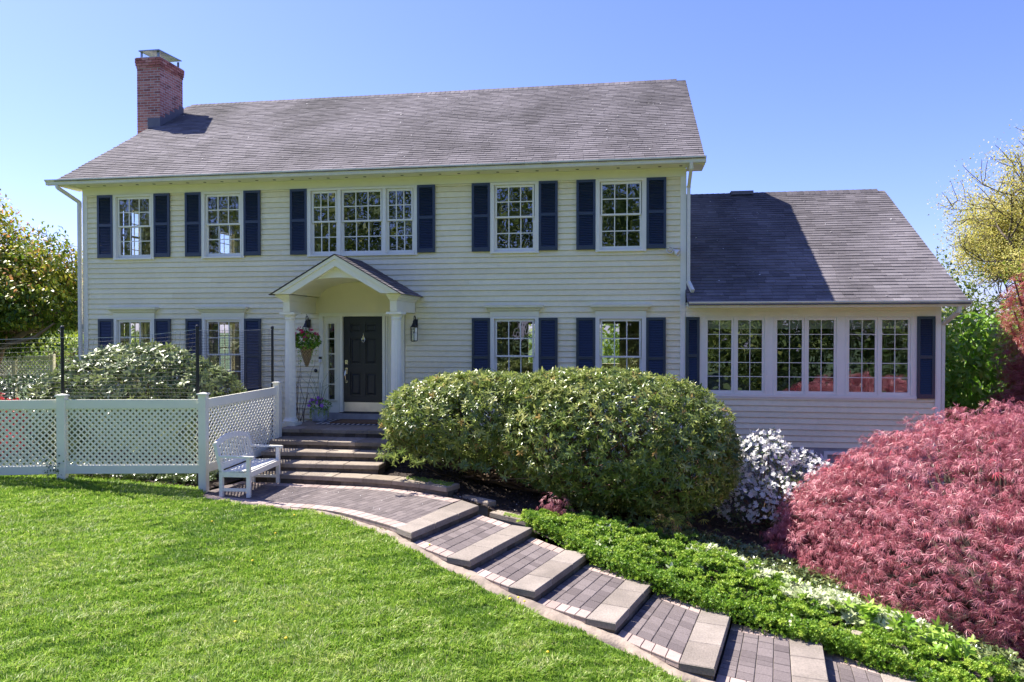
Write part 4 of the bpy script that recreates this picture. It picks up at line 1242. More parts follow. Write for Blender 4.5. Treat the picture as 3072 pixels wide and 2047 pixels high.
# bark chips
rs = np.random.RandomState(5)
def chips(n, xs_, zf):
    x = rs.uniform(xs_[0], xs_[1], n); L_ = np.array(bn)
    yn = np.interp(x, L_[:, 0], L_[:, 1]); y = yn + (0.0 - yn) * rs.uniform(0.0, 1.0, n) ** 1.4
    zn = np.interp(x, L_[:, 0], L_[:, 2]); f = (y - yn) / (0.02 - yn + 1e-6)
    z = zn + 0.10 * f + (0.03 * np.sin(x * 3.1 + y * 2.3) + 0.02 * np.sin(x * 7 - y * 5)) * np.minimum(1, f * 6) + 0.006
    return np.stack([x, y, z], 1)
P = chips(16000, (-4.4, 4.2), None)
tv = np.array([(-.5, -.5, 0), (.5, -.5, .1), (.6, .5, 0), (-.4, .5, .12)], float)
tf = [np.array([[0, 1, 2, 3]])]
R = frames(unit(rs.normal(size=(len(P), 3)) * [1, 1, .3]), unit(rs.normal(size=(len(P), 3)) * .4 + [0, 0, 1]))
S = np.stack([rs.uniform(.006, .02, len(P)), rs.uniform(.012, .05, len(P)), rs.uniform(.01, .05, len(P))], 1)
V, F, T = scatter(tv, tf, P, R, S, rs.uniform(0, 1, len(P)) ** 2.5)
tag(np_obj('mulch_chips', V, F, T, M['chip']), 'shredded bark chips over the planting bed', 'mulch', kind='stuff')

# ------------------------------------------------------------------ lawn grass
rs = np.random.RandomState(21)
ca, sa = math.cos(math.radians(9.061)), math.sin(math.radians(9.061))
def visible(P, mx=0.04):
    dx, dy, dz = P[:, 0] - CAM[0], P[:, 1] - CAM[1], P[:, 2] - CAM[2]
    x = dx * ca + dy * sa; d = -dx * sa + dy * ca
    ins = (np.abs(x / d * 0.7144) < 0.5 + mx) & ((dz / d) > -0.5 - mx)
    return (ins | ((d > 3.2) & (np.random.RandomState(4).uniform(size=len(P)) < 0.40))) & (d > 1), d
def make_grass(ncand, seed):
    rs = np.random.RandomState(seed)
    x = rs.uniform(-13.5, 3.6, ncand); y = rs.uniform(-13.2, -4.0, ncand)
    e = lawn_edge(x) + 0.05 * np.sin(x * 9) * (x > -6.8) + rs.normal(0, 0.015, ncand)
    ok = y < e
    P = np.stack([x, y, lawnz(x, y)], 1)[ok]
    v, d = visible(P); P = P[v]; d = d[v]
    keep = rs.uniform(size=len(P)) < np.clip((7.0 / d) ** 1.0, 0.3, 1)
    return P[keep], d[keep]
P, d = make_grass(1250000, 22)
n = len(P)
c1 = wob(P[:, :2] * 1.0, 3, 1.3); c2 = wob(P[:, :2], 8, 5.5); c3 = .6 * wob(P[:, :2], 12, 15) + .7 * wob(P[:, :2], 33, 27)
ang = 3.0 * c1 + 3.2 * c2 + 1.5 * c3 + rs.normal(0, 0.7, n)
lean = np.clip(0.55 + 0.12 * c2 + 0.32 * c3 + rs.normal(0, .28, n), 0.02, 1.3)
H = np.clip(0.048 + 0.010 * c2 + 0.022 * c3, .02, .12) * rs.uniform(0.55, 1.4, n)
W = (0.0024 + 0.00035 * d) * rs.uniform(0.7, 1.3, n)
dirx, diry = np.cos(ang), np.sin(ang)
fac = rs.uniform(0, 6.28, n); wx, wy = np.cos(fac) * W, np.sin(fac) * W
base = P
mid_ = base + np.stack([dirx * H * lean * .35, diry * H * lean * .35, H * (1 - .25 * lean) * .6], 1)
tip = base + np.stack([dirx * H * lean * 1.1, diry * H * lean * 1.1, H * (1.05 - .55 * lean)], 1)
wv_ = np.stack([wx, wy, np.zeros(n)], 1)
V = np.stack([base - wv_, base + wv_, mid_ + wv_ * .8, mid_ - wv_ * .8, tip], 1).reshape(-1, 3)
o_ = np.arange(n)[:, None] * 5
F = [o_ + np.array([[0, 1, 2, 3]]), o_ + np.array([[3, 2, 4]])]
tint = np.clip(0.47 + 0.15 * c1 + 0.10 * c2 + 0.18 * c3 + rs.normal(0, .17, n), 0, 0.88)
dry = rs.uniform(size=n) < 0.03 + 0.16 * (c2 > .45) + .10 * (c3 > .6); tint[dry] = rs.uniform(.85, 1.0, dry.sum())
tt = np.repeat(tint[:, None], 5, 1)
tag(np_obj('grass', V, F, tt.ravel(), M['grass']), 'thick uneven bright green lawn grass', 'grass', kind='stuff')
print('grass blades', n)
# ------------------------------------------------------------------ lattice fence
def lattice(mb, W, H, pitch=0.101, sw=0.034, th=0.006):
    """strips in local x 0..W, z 0..H"""
    for sgn, y in ((1, 0.0), (-1, th + 0.0005)):
        c = -H
        while c < W + H:
            # line x = c + sgn*z  (clip)
            if sgn > 0: z0, z1 = max(0, -c), min(H, W - c)
            else: z0, z1 = max(0, c - W), min(H, c)
            if z1 - z0 > 0.02:
                xa, xb = c + sgn * z0, c + sgn * z1
                h = sw / 2 * 1.414
                q = [(xa - h, z0), (xa + h, z0), (xb + h, z1), (xb - h, z1)]
                q = [(min(max(a, 0), W), b) for a, b in q]
                a_ = [mb.vert(x, y, z) for x, z in q]; b_ = [mb.vert(x, y + th, z) for x, z in q]
                mb.f.append(a_); mb.f.append(b_[::-1])
                for i in range(4): mb.f.append([a_[(i + 1) % 4], a_[i], b_[i], b_[(i + 1) % 4]])
            c += pitch
fence = empty('lattice_fence', (-9.0, -4.3, -0.7))
tag(fence, 'white vinyl lattice fence turning the corner beside the bench', 'fence')
def fpost(x, y, rz, ztop, zbot, s=0.125):
    mb = MB()
    mb.cbox((0, 0, (zbot + ztop) / 2), s, s, ztop - zbot)
    mb.cbox((0, 0, ztop + 0.012), s + 0.035, s + 0.035, 0.024)
    h = s / 2 + 0.012
    k = [mb.vert(-h, -h, ztop + .024), mb.vert(h, -h, ztop + .024), mb.vert(h, h, ztop + .024), mb.vert(-h, h, ztop + .024), mb.vert(0, 0, ztop + 0.042)]
    for i in range(4): mb.f.append([k[i], k[(i + 1) % 4], k[4]])
    return mb.obj('post', M['vinyl'], fence, (x, y, 0), rz)
def fpanel(a, b, zt0, zt1=None, zb0=-0.573, zb1=None):
    a, b = Vector((*a, 0)), Vector((*b, 0)); L_ = (b - a).length; rz = math.atan2(b.y - a.y, b.x - a.x)
    zt1 = zt0 if zt1 is None else zt1; zb1 = zb0 if zb1 is None else zb1
    sh = zt1 - zt0
    def skew(mb, s_):
        mb.v = [(x, y, z + s_ * x / L_) for x, y, z in mb.v]; return mb
    mb = MB(); mb.box(0, L_, -0.022, 0.022, zt0 - 0.147, zt0); skew(mb, sh); mb.obj('top_rail', M['vinyl'], fence, a, rz)
    mb = MB(); mb.box(0, L_, -0.022, 0.022, zb0, zb0 + 0.135); skew(mb, zb1 - zb0); mb.obj('bottom_rail', M['vinyl'], fence, a, rz)
    mb = MB(); zl0 = zb0 + 0.12; lattice(mb, L_, zt0 - 0.13 - zl0); mb.v = [(x, y - 0.006, z + zl0) for x, y, z in mb.v]
    mb.box(0, 0.03, -0.012, 0.012, zl0, zt0 - 0.13); mb.box(L_ - 0.03, L_, -0.012, 0.012, zl0, zt0 - 0.13)
    skew(mb, sh); mb.obj('lattice', M['vinyl'], fence, a, rz)
pA = (-12.3, -5.42); pB = (-9.175, -4.49); pCn = (-6.915, -4.08); pD = (-6.80, -1.74)
fpost(*pA, 0.29, 0.70, -0.75); fpost(*pB, 0.22, 0.70, -0.80); fpost(*pCn, 0.12, 0.72, -1.0); fpost(*pD, 0.05, 0.745, -0.95)
fpanel(pA, pB, 0.643); fpanel(pB, pCn, 0.643); fpanel(pCn, pD, 0.643, 0.675)

# black netting fence standing behind it
net = empty('netting_fence', (-9.0, -4.2, -0.7))
tag(net, 'black plastic mesh netting on tall dark posts behind the white lattice fence', 'netting')
nposts = [(-12.3, -5.15, 1.85), (-9.30, -4.33, 1.833), (-7.10, -3.95, 1.848), (-6.93, -1.68, 1.844)]
for (x, y, zt) in nposts:
    mb = MB(); mb.tube([(0, 0, -0.8), (0, 0, zt - 0.02)], 0.026, 10); mb.lathe([(0.031, 0), (0.033, 0.02), (0.026, 0.045), (0.001, 0.055)], (0, 0, zt - 0.03), n=12)
    mb.obj('post', M['blackpost'], net, (x, y, 0))
mb = MB(); mw = MB()
def netspan(a, b, za, zb, sag, zl, cells=0.055, loose=0.0, seed=1):
    r = random.Random(seed)
    a, b = np.array(a[:2]), np.array(b[:2]); L_ = np.linalg.norm(b - a); nx = int(L_ / cells)
    top = lambda s: za + (zb - za) * s - sag * 4 * s * (1 - s) ** (1 if loose else 1)
    nz = int((max(za, zb) - zl) / cells)
    def pt(s, f):
        z = zl + (top(s) - zl) * f
        p = a + (b - a) * s
        off = loose * math.sin(s * 9 + f * 5) * f
        return (p[0] + off * .3, p[1] + off, z)
    rad = 0.0024
    for i in range(nx + 1):
        s = i / nx; mb.tube([pt(s + 0.01 * loose * 10 * math.sin(f * 7 + i), f) for f in np.linspace(0, 1, 5)], rad, 3, caps=False)
    for j in range(nz):
        f = j / nz
        mb.tube([pt(s, f + loose * 0.2 * math.sin(s * 11 + j)) for s in np.linspace(0, 1, 14)], rad, 3, caps=False)
    mw.tube([pt(s, 1) for s in np.linspace(0, 1, 24)], 0.0042, 4, caps=False)
netspan(nposts[0], nposts[1], 1.62, 1.66, 0.02, 0.68, 0.07, 0.02, 1)
netspan(nposts[1], nposts[2], 1.66, 1.80, 0.05, 0.68, 0.07, 0.03, 2)
netspan(nposts[2], nposts[3], 1.78, 1.80, 0.01, 0.70, 0.045, 0.0, 3)
mb.obj('netting', M['net'], net); mw.obj('top_cord', M['wire'], net)

# ------------------------------------------------------------------ bench
FLb = np.array((-5.949, -4.359)); FRb = np.array((-6.030, -3.146)); BLb = np.array((-6.476, -4.345))
ax = FRb - FLb; rzb = math.atan2(ax[1], ax[0])
bench = empty('garden_bench', (FLb[0], FLb[1], TB), rzb)
tag(bench, 'white painted wooden garden bench with arched slatted back', 'bench')
BL_, BD = 1.20, 0.50      # length along x, depth along +y (towards the back)
def bobj(mb, name): return put(bpy.data.objects.new(name, mb.mesh(name, M['bench'])), bench, (0, 0, 0), local=True)
lg = 0.058
for x in (lg / 2, BL_ - lg / 2):
    mb = MB(); mb.cbox((x, lg / 2, 0.31), lg, lg, 0.62); bobj(mb, 'leg')
    mb = MB(); mb.bar((x, BD - 0.02, 0), (x, BD - 0.02, 0.42), lg, 0.055, up=(0, 1, 0)); mb.bar((x, BD - 0.02, 0.40), (x, BD + 0.085, 0.865), lg, 0.05, up=(0, 1, 0)); bobj(mb, 'leg')
    mb = MB(); mb.bar((x, -0.035, 0.637), (x, BD + 0.03, 0.645), 0.066, 0.03); mb.cbox((x, -0.035, 0.628), 0.066, 0.03, 0.046); bobj(mb, 'armrest')
    mb = MB(); mb.cbox((x, BD / 2, 0.115), 0.035, BD - 0.06, 0.045); bobj(mb, 'stretcher')
    mb = MB(); mb.cbox((x, BD / 2, 0.355), 0.04, BD - 0.04, 0.07); bobj(mb, 'side_rail')
mb = MB(); mb.cbox((BL_ / 2, 0.012, 0.36), BL_ - 2 * lg + 0.02, 0.03, 0.085); bobj(mb, 'front_rail')
mb = MB()
for j in range(6): mb.box(lg * .2, BL_ - lg * .2, 0.03 + j * 0.077, 0.03 + j * 0.077 + 0.064, 0.402 - 0.003 * j, 0.422 - 0.003 * j)
bobj(mb, 'seat')
def backy(z): return BD - 0.02 + (z - 0.40) * 0.226
mb = MB()
NN = 18; xs_b = np.linspace(lg * .4, BL_ - lg * .4, NN + 1)
def topz(x): t_ = (x - BL_ / 2) / (BL_ / 2); return 0.958 - 0.10 * t_ * t_ if abs(t_) < 1 else 0.858
def botz(x): t_ = (x - BL_ / 2) / (BL_ / 2); return 0.475 + 0.0 * t_
for a, b in zip(xs_b, xs_b[1:]):
    za, zb = topz(a), topz(b); h = 0.085
    for (q0, q1, z0a, z0b, z1a, z1b) in ((a, b, za - h, zb - h, za, zb),):
        mb.hexa([(a, backy(z0a) - .014, z0a), (b, backy(z0b) - .014, z0b), (b, backy(z0b) + .014, z0b), (a, backy(z0a) + .014, z0a),
                 (a, backy(z1a) - .014, z1a), (b, backy(z1b) - .014, z1b), (b, backy(z1b) + .014, z1b), (a, backy(z1a) + .014, z1a)])
mb.bar((lg, backy(0.48), 0.48), (BL_ - lg, backy(0.48), 0.48), 0.026, 0.10)
bobj(mb, 'backrest')
mb = MB()
for i in range(12):
    x = lg + 0.045 + i * (BL_ - 2 * lg - 0.09) / 11; z1 = topz(x) - 0.08
    mb.bar((x, backy(0.52), 0.52), (x, backy(z1), z1), 0.036, 0.014, up=(0, 1, 0))
bobj(mb, 'back_slats')

# ------------------------------------------------------------------ lanterns
def lantern(x, z, y, label):
    o = empty('wall_lantern', (x, y, z)); tag(o, label, 'lantern', 'black carriage lanterns flanking the door')
    def P(mb, nm, m): return put(bpy.data.objects.new(nm, mb.mesh(nm, m)), o, (0, 0, 0), local=True)
    mb = MB(); mb.box(-0.04, 0.04, -0.015, 0.0, -0.02, 0.16)
    mb.tube([(0, -0.012, 0.12), (0, -0.05, 0.20), (0, -0.10, 0.235), (0, -0.14, 0.22), (0, -0.15, 0.18), (0, -0.15, 0.14)], 0.009, 8); P(mb, 'bracket', M['black'])
    mb = MB(); mb.lathe([(0.008, 0.145), (0.02, 0.13), (0.03, 0.105), (0.024, 0.09), (0.045, 0.06), (0.052, 0.03), (0.085, -0.005), (0.088, -0.012)], (0, -0.15, 0), n=6); P(mb, 'lantern_cap', M['black'])
    mb = MB()
    for k in range(6):
        a = math.pi / 3 * k; mb.bar((0.078 * math.cos(a), -0.15 + 0.078 * math.sin(a), -0.01), (0.070 * math.cos(a), -0.15 + 0.070 * math.sin(a), -0.30), 0.008, 0.008, up=(1, 0.01, 0))
    mb.lathe([(0.074, -0.295), (0.078, -0.30), (0.06, -0.315), (0.001, -0.32)], (0, -0.15, 0), n=6); P(mb, 'cage', M['black'])
    mb = MB(); mb.lathe([(0.074, -0.02), (0.066, -0.29)], (0, -0.15, 0), n=6); mb.f = mb.f[:-2]; P(mb, 'lantern_glass', M['lampglass'])
    mb = MB(); mb.lathe([(0.012, -0.29), (0.012, -0.2), (0.02, -0.17), (0.012, -0.13), (0.001, -0.11)], (0, -0.15, 0), n=10); P(mb, 'bulb', M['whitep'])
lantern(-4.50, 1.86, 0.0, 'black lantern on the siding right of the porch, before the hedge')
lantern(-6.93, 1.86, 0.0, 'black lantern half hidden behind the hanging flower basket')

# ------------------------------------------------------------------ flood light
fl = empty('flood_light', (0.86, 0.0, 3.36)); tag(fl, 'white twin-headed security floodlight on the siding under the upper window', 'flood light')
mb = MB(); mb.lathe([(0.055, 0), (0.055, 0.02), (0.02, 0.03)], n=16); o = put(bpy.data.objects.new('mount_plate', mb.mesh('mount_plate', M['whitep'], True)), fl, (0.03, 0, 0.0), local=True); o.rotation_euler = (math.radians(90), 0, 0)
def head(x, z, d, nm='lamp_head'):
    mb = MB(); mb.lathe([(0.012, -0.11), (0.03, -0.10), (0.036, -0.05), (0.05, -0.02), (0.066, 0.03), (0.068, 0.05), (0.064, 0.05), (0.058, 0.035), (0.001, 0.03)], n=20)
    o = put(bpy.data.objects.new(nm, mb.mesh(nm, M['whitep'], True)), fl, (x, -0.12, z), local=True); o.rotation_euler = Vector(d).to_track_quat('Z', 'Y').to_euler()
    mb = MB(); mb.lathe([(0.056, 0.036), (0.04, 0.046), (0.001, 0.05)], n=20); c = put(bpy.data.objects.new('lens', mb.mesh('lens', M['lens'], True)), o, (0, 0, 0), local=True)
head(-0.05, 0.03, (0.05, -1, 0.0)); head(0.09, -0.01, (0.75, -0.45, -0.5))
mb = MB(); mb.tube([(0.03, -0.02, 0), (0.0, -0.07, 0.02), (-0.04, -0.09, 0.03)], 0.009, 6); mb.tube([(0.03, -0.02, 0), (0.06, -0.07, 0.01), (0.075, -0.1, 0.0)], 0.009, 6)
put(bpy.data.objects.new('arm', mb.mesh('arm', M['black'])), fl, (0, 0, 0), local=True)

# ------------------------------------------------------------------ leaves used by the potted plants
def leaf_t(L_=1.0, W=0.34, droop=0.15, fold=0.05, n=3):
    """leaf along +Y from the origin, normal +Z; returns verts, quad faces"""
    v = []; prof = [(0.02, 0.0), (W * .42, .25), (W * .5, .55), (W * .3, .82), (0.01, 1.0)]
    for w_, t_ in prof:
        z = -droop * t_ * t_
        v += [(-w_, t_ * L_, z + fold * w_ / W), (0, t_ * L_, z - fold * w_ / W), (w_, t_ * L_, z + fold * w_ / W)]
    f = []
    for i in range(len(prof) - 1):
        a = i * 3
        f += [[a, a + 1, a + 4, a + 3], [a + 1, a + 2, a + 5, a + 4]]
    return np.array(v, float), [np.array(f)]
def leaf_s(W=0.5, droop=0.12):
    """simple 2-quad bent leaf"""
    v = [(0, 0, 0), (-W * .5, .45, .04), (0, .5, -.03), (W * .5, .45, .04), (0, 1, -droop)]
    return np.array(v, float), [np.array([[0, 2, 1], [0, 3, 2], [1, 2, 4], [2, 3, 4]])]
def petal_t(n=5, W=0.5, cup=0.35):
    v = [(0, 0, 0)]; f = []
    for k in range(n):
        a = 2 * math.pi * k / n; b = W * math.pi / n
        i = len(v)
        v += [(0.7 * math.sin(a - b), 0.7 * math.cos(a - b), cup * .5), (math.sin(a), math.cos(a), cup), (0.7 * math.sin(a + b), 0.7 * math.cos(a + b), cup * .5)]
        f.append([0, i, i + 1, i + 2])
    return np.array(v, float), [np.array(f)]

def blob(rs, n, c, r, bias=None):
    d = unit(rs.normal(size=(n, 3)))
    if bias is not None: d = unit(d + np.array(bias))
    return np.array(c) + d * np.array(r) * rs.uniform(.7, 1.0, (n, 1)), d

# hanging basket
rs = np.random.RandomState(31)
hb = empty('hanging_basket', (-6.64, -0.75, 1.30)); tag(hb, 'cone shaped wicker hanging basket of dark pink geraniums under the porch', 'hanging basket')
mb = MB(); mb.tube([(0, 0, 0.82), (0, 0, 0.80), (0.03, 0, 0.76), (0.02, 0, 0.72), (-0.01, 0, 0.68), (0, 0, 0.6)], 0.006, 6)
for k in range(3):
    a = k * 2.09; mb.tube([(0, 0, 0.62), (0.15 * math.cos(a), 0.15 * math.sin(a), 0.16)], 0.003, 4)
put(bpy.data.objects.new('hanger', mb.mesh('hanger', M['black'])), hb, (0, 0, 0), local=True)
mb = MB()
for i in range(13):
    z0, z1 = 0.16 - i * 0.034, 0.16 - (i + 1) * 0.034 + 0.006; r0 = 0.15 * (1 - i / 13.5) ** .8 + .004
    n_ = 22
    for k in range(n_):
        mb.tint = 0.75 if (k + i) % 2 else 0.2
        a0, a1 = 2 * math.pi * k / n_, 2 * math.pi * (k + 1) / n_; am = (a0 + a1) / 2; rm = r0 + (0.006 if (k + i) % 2 else -0.004)
        mb.poly([(r0 * math.cos(a0), r0 * math.sin(a0), z0), (rm * math.cos(am), rm * math.sin(am), z0), (rm * .96 * math.cos(am), rm * .96 * math.sin(am), z1), (r0 * .95 * math.cos(a0), r0 * .95 * math.sin(a0), z1)])
        mb.poly([(rm * math.cos(am), rm * math.sin(am), z0), (r0 * math.cos(a1), r0 * math.sin(a1), z0), (r0 * .95 * math.cos(a1), r0 * .95 * math.sin(a1), z1), (rm * .96 * math.cos(am), rm * .96 * math.sin(am), z1)])
mb.lathe([(0.14, 0.15), (0.02, -0.28)], n=12)
put(bpy.data.objects.new('basket', mb.mesh('basket', M['wicker'])), hb, (0, 0, 0), local=True)
P, D_ = blob(rs, 520, (0, 0, 0.26), (0.29, 0.25, 0.17))
P2 = []; 
for k in range(9):
    a = rs.uniform(0, 6.28); L_ = rs.uniform(.2, .5)
    for j in range(int(L_ / 0.018)): P2.append((0.2 * math.cos(a) + rs.normal(0, .008), 0.18 * math.sin(a) + rs.normal(0, .008), 0.2 - j * 0.018))
P2 = np.array(P2)
tv, tf = leaf_s(0.95, .05)
A = scatter(tv, tf, P, frames(unit(D_ + rs.normal(size=D_.shape) * .6), unit(D_ + [0, -.2, .8])), rs.uniform(.045, .075, len(P)), rs.uniform(0, .7, len(P)))
B = scatter(tv, tf, P2, frames(unit(rs.normal(size=P2.shape) + [0, 0, -.4]), unit(rs.normal(size=P2.shape) + [0, -1, .5])), rs.uniform(.018, .03, len(P2)), rs.uniform(.5, 1, len(P2)))
V, F, T = join([A, B]); np_obj('foliage', V, F, T, M['yew'], hb, (0, 0, 0), local=True)
fp = np.array([(-.03, -.16, .45), (-.22, -.1, .38), (.08, -.15, .37), (.16, -.12, .49), (.26, -.1, .41), (-.2, -.12, .30), (-.10, -.12, .50), (0.05, -.2, .33)])
Pf = np.concatenate([c + rs.normal(0, .022, (16, 3)) for c in fp]); tv, tf = petal_t(5, .8, .2)
V, F, T = scatter(tv, tf, Pf, frames(unit(rs.normal(size=Pf.shape)), unit(rs.normal(size=Pf.shape) * .5 + [0, -1, .8])), rs.uniform(.018, .028, len(Pf)), np.zeros(len(Pf)))
np_obj('blossoms', V, F, T, M['pink'], hb, (0, 0, 0), local=True)

# planter by the door
pt_ = empty('flower_planter', (-6.49, -0.46, -0.16)); tag(pt_, 'grey glazed pot of violet flowers and trailing greens beside the door', 'planter')
mb = MB(); mb.lathe([(0.12, 0.0), (0.15, 0.03), (0.165, 0.15), (0.168, 0.27), (0.175, 0.28), (0.172, 0.295), (0.155, 0.29), (0.15, 0.24), (0.001, 0.24)], n=28)
put(bpy.data.objects.new('pot', mb.mesh('pot', M['pot'], True)), pt_, (0, 0, 0), local=True)
P, D_ = blob(rs, 420, (0, 0, 0.34), (0.24, 0.2, 0.14))
P2 = []
for k in range(22):
    a = rs.uniform(3.3, 6.1) if k % 2 else rs.uniform(0, 6.28); L_ = rs.uniform(.08, .26)
    for j in range(int(L_ / 0.012)): P2.append((0.185 * math.cos(a) + rs.normal(0, .012), 0.185 * math.sin(a) + rs.normal(0, .012), 0.28 - j * 0.012))
P2 = np.array(P2); tv, tf = leaf_s(.6, .1)
A = scatter(tv, tf, P, frames(unit(D_ + rs.normal(size=D_.shape) * .6), unit(D_ + [0, -.2, .8])), rs.uniform(.03, .06, len(P)), rs.uniform(0, .8, len(P)))
B = scatter(tv, tf, P2, frames(unit(rs.normal(size=P2.shape) + [0, 0, -.3]), unit(rs.normal(size=P2.shape) + [0, -1, .5])), rs.uniform(.02, .032, len(P2)), rs.uniform(.5, 1, len(P2)))
V, F, T = join([A, B]); np_obj('foliage', V, F, T, M['yew'], pt_, (0, 0, 0), local=True)
fp = np.array([(-.17, -.14, .35), (.12, -.17, .36), (-.05, -.1, .44), (.02, -.12, .52), (-.12, -.1, .47), (.09, -.1, .49), (-.2, -.05, .42), (-.0, -.15, .4)])
tv, tf = petal_t(5, .95, .15)
V, F, T = scatter(tv, tf, fp, frames(unit(rs.normal(size=fp.shape)), unit(rs.normal(size=fp.shape) * .3 + [0, -1, .5])), np.array([.05, .052, .035, .04, .035, .035, .03, .035]), np.zeros(len(fp)))
Pf = np.concatenate([c + rs.normal(0, .03, (7, 3)) for c in fp[2:]])
B = scatter(tv, tf, Pf, frames(unit(rs.normal(size=Pf.shape)), unit(rs.normal(size=Pf.shape) * .4 + [0, -1, .8])), rs.uniform(.014, .026, len(Pf)), np.zeros(len(Pf)))
V, F, T = join([(V, F, T), B]); np_obj('blossoms', V, F, T, M['purple'], pt_, (0, 0, 0), local=True)
mb = MB()
for k in range(9):
    a = rs.uniform(0, 6.28); q = rs.uniform(.25, .5); hh = rs.uniform(.55, .95)
    mb.tube([(0, 0, .3), (q * .35 * math.cos(a), q * .3 * math.sin(a) - .02, .3 + hh * .6), (q * math.cos(a), q * .7 * math.sin(a), .3 + hh * (0.95 if k % 3 else .7))], [.005, .004, .0015], 4)
put(bpy.data.objects.new('spike_leaves', mb.mesh('spike_leaves', M['rhodo2'])), pt_, (0, 0, 0), local=True)

# door mats
rug = empty('striped_rug', (-5.70, -0.50, -0.16)); tag(rug, 'navy and white striped rug lying under the brown doormat', 'rug')
mb = MB(); mb.box(-6.42, -4.98, -0.86, -0.08, -0.1635, -0.158); mb.obj('rug_weave', M['rugn'], rug)
mb = MB()
for x in np.arange(-6.40, -5.0, 0.11):
    mb.box(x, x + 0.035, -0.862, -0.078, -0.1575, -0.1555)
mb.obj('white_stripes', M['rugw'], rug)
mb = MB(); mb.box(-6.15, -5.15, -0.72, -0.12, -0.1545, -0.138); dm = mb.obj('doormat', M['coir']); tag(dm, 'brown coir doormat in front of the black door', 'doormat')
mb = MB(); mb.box(-6.11, -5.19, -0.69, -0.66, -0.1375, -0.1362); mb.box(-6.11, -5.19, -0.18, -0.15, -0.1375, -0.1362); mb.box(-6.11, -6.08, -0.659, -0.181, -0.1375, -0.1362); mb.box(-5.22, -5.19, -0.659, -0.181, -0.1375, -0.1362)
put(bpy.data.objects.new('border_band', mb.mesh('border_band', M['coird'])), dm, (0, 0, 0))
# bare twigs of a climber against the siding by the column
mb = MB(); r = random.Random(8)
for k in range(9):
    x, z = -7.0 + r.uniform(-.1, .1), -0.5 + r.uniform(0, .3); pts = [(x, -.3, -0.7)]; dx_ = r.uniform(-.25, .35)
    for j in range(6): pts.append((x + dx_ * (j + 1) / 6 * 1.5 + r.uniform(-.03, .03), -.3 + r.uniform(-.05, .05), z + (j + 1) * r.uniform(.16, .3)))
    mb.tube(pts, [.008, .007, .006, .005, .004, .003, .002], 5)
tag(mb.obj('bare_shrub', M['twig']), 'thin bare brown twigs rising beside the left porch column', 'shrub')
# ------------------------------------------------------------------ shrubs
def shell(rs, ells, n, depth=0.25, rough=0.10, seed=1, zmin=None, freq=1.6, top=None):
    """points near the surface of a union of ellipsoids -> P, outward normal"""
    PP, NN_ = [], []
    A = np.array([(e[3] * e[4] + e[4] * e[5] + e[3] * e[5]) for e in ells]); A = A / A.sum()
    for e, a in zip(ells, A):
        m = int(n * a * 1.6) + 8
        c, r = np.array(e[:3]), np.array(e[3:6])
        d = unit(rs.normal(size=(m * 2, 3)))
        wgt = np.linalg.norm(d / r, axis=1) * r.min(); d = d[rs.uniform(size=len(d)) < wgt / wgt.max()][:m]
        k = 1 + rough * wob(d * 3 + c, seed, freq) - depth * np.abs(rs.normal(0, .45, len(d)))
        p = c + d * r * k[:, None]; nn = unit(d / r)
        ok = np.ones(len(p), bool)
        for f in ells:
            if f is e: continue
            q = (p - np.array(f[:3])) / np.array(f[3:6]); ok &= (q ** 2).sum(1) > (1 - depth * .8) ** 2
        if zmin is not None: ok &= p[:, 2] > (zmin(p[:, 0], p[:, 1]) if callable(zmin) else zmin)
        PP.append(p[ok]); NN_.append(nn[ok])
    P = np.concatenate(PP); N_ = np.concatenate(NN_)
    i = rs.permutation(len(P))[:n]
    return P[i], N_[i]

def rosette(nl=7, W=0.32, up=0.5, droop=0.25):
    """whorl of leaves around +Z"""
    tv, tf = leaf_t(1.0, W, droop, 0.03)
    V, FF = [], []
    for k in range(nl):
        a = 2 * math.pi * k / nl + (0.3 if k % 2 else 0); el_ = up + (0.25 if k % 2 else -0.1)
        Rz = np.array([[math.cos(a), -math.sin(a), 0], [math.sin(a), math.cos(a), 0], [0, 0, 1]])
        Rx = np.array([[1, 0, 0], [0, math.cos(el_), -math.sin(el_)], [0, math.sin(el_), math.cos(el_)]])
        V.append(tv * (1.0 if k % 2 else 0.85) @ (Rz @ Rx).T); FF.append(tf[0] + k * len(tv))
    return np.concatenate(V), [np.concatenate(FF)]

def stems(name, m, parent, base, tips, rs, rad=0.02):
    mb = MB()
    for t in tips:
        b = np.array(base[rs.randint(len(base))]) + rs.normal(0, .05, 3) * [1, 1, 0]
        mid = b * .45 + np.array(t) * .55 + rs.normal(0, .08, 3); mid[2] = b[2] * .6 + t[2] * .4
        mb.tube([b, (b + mid) / 2 + rs.normal(0, .03, 3), mid, t], [rad, rad * .8, rad * .55, rad * .25], 6, caps=False)
    mb.v = [(x - ORG[parent][0].x, y - ORG[parent][0].y, z - ORG[parent][0].z) for x, y, z in mb.v]
    return put(bpy.data.objects.new(name, mb.mesh(name, m)), parent, (0, 0, 0), local=True)

def foliage(name, m, parent, V, F, T):
    o = np.array(ORG[parent][0]) if parent is not None else np.zeros(3)
    return np_obj(name, V - o, F, T, m, parent, (0, 0, 0), local=True)

# big rhododendron mass by the walk
rs = np.random.RandomState(41)
rh = empty('rhododendron', (-0.6, -2.9, -1.1)); tag(rh, 'huge rounded rhododendron hedge with glossy leaves in front of the house, right of the steps', 'shrub')
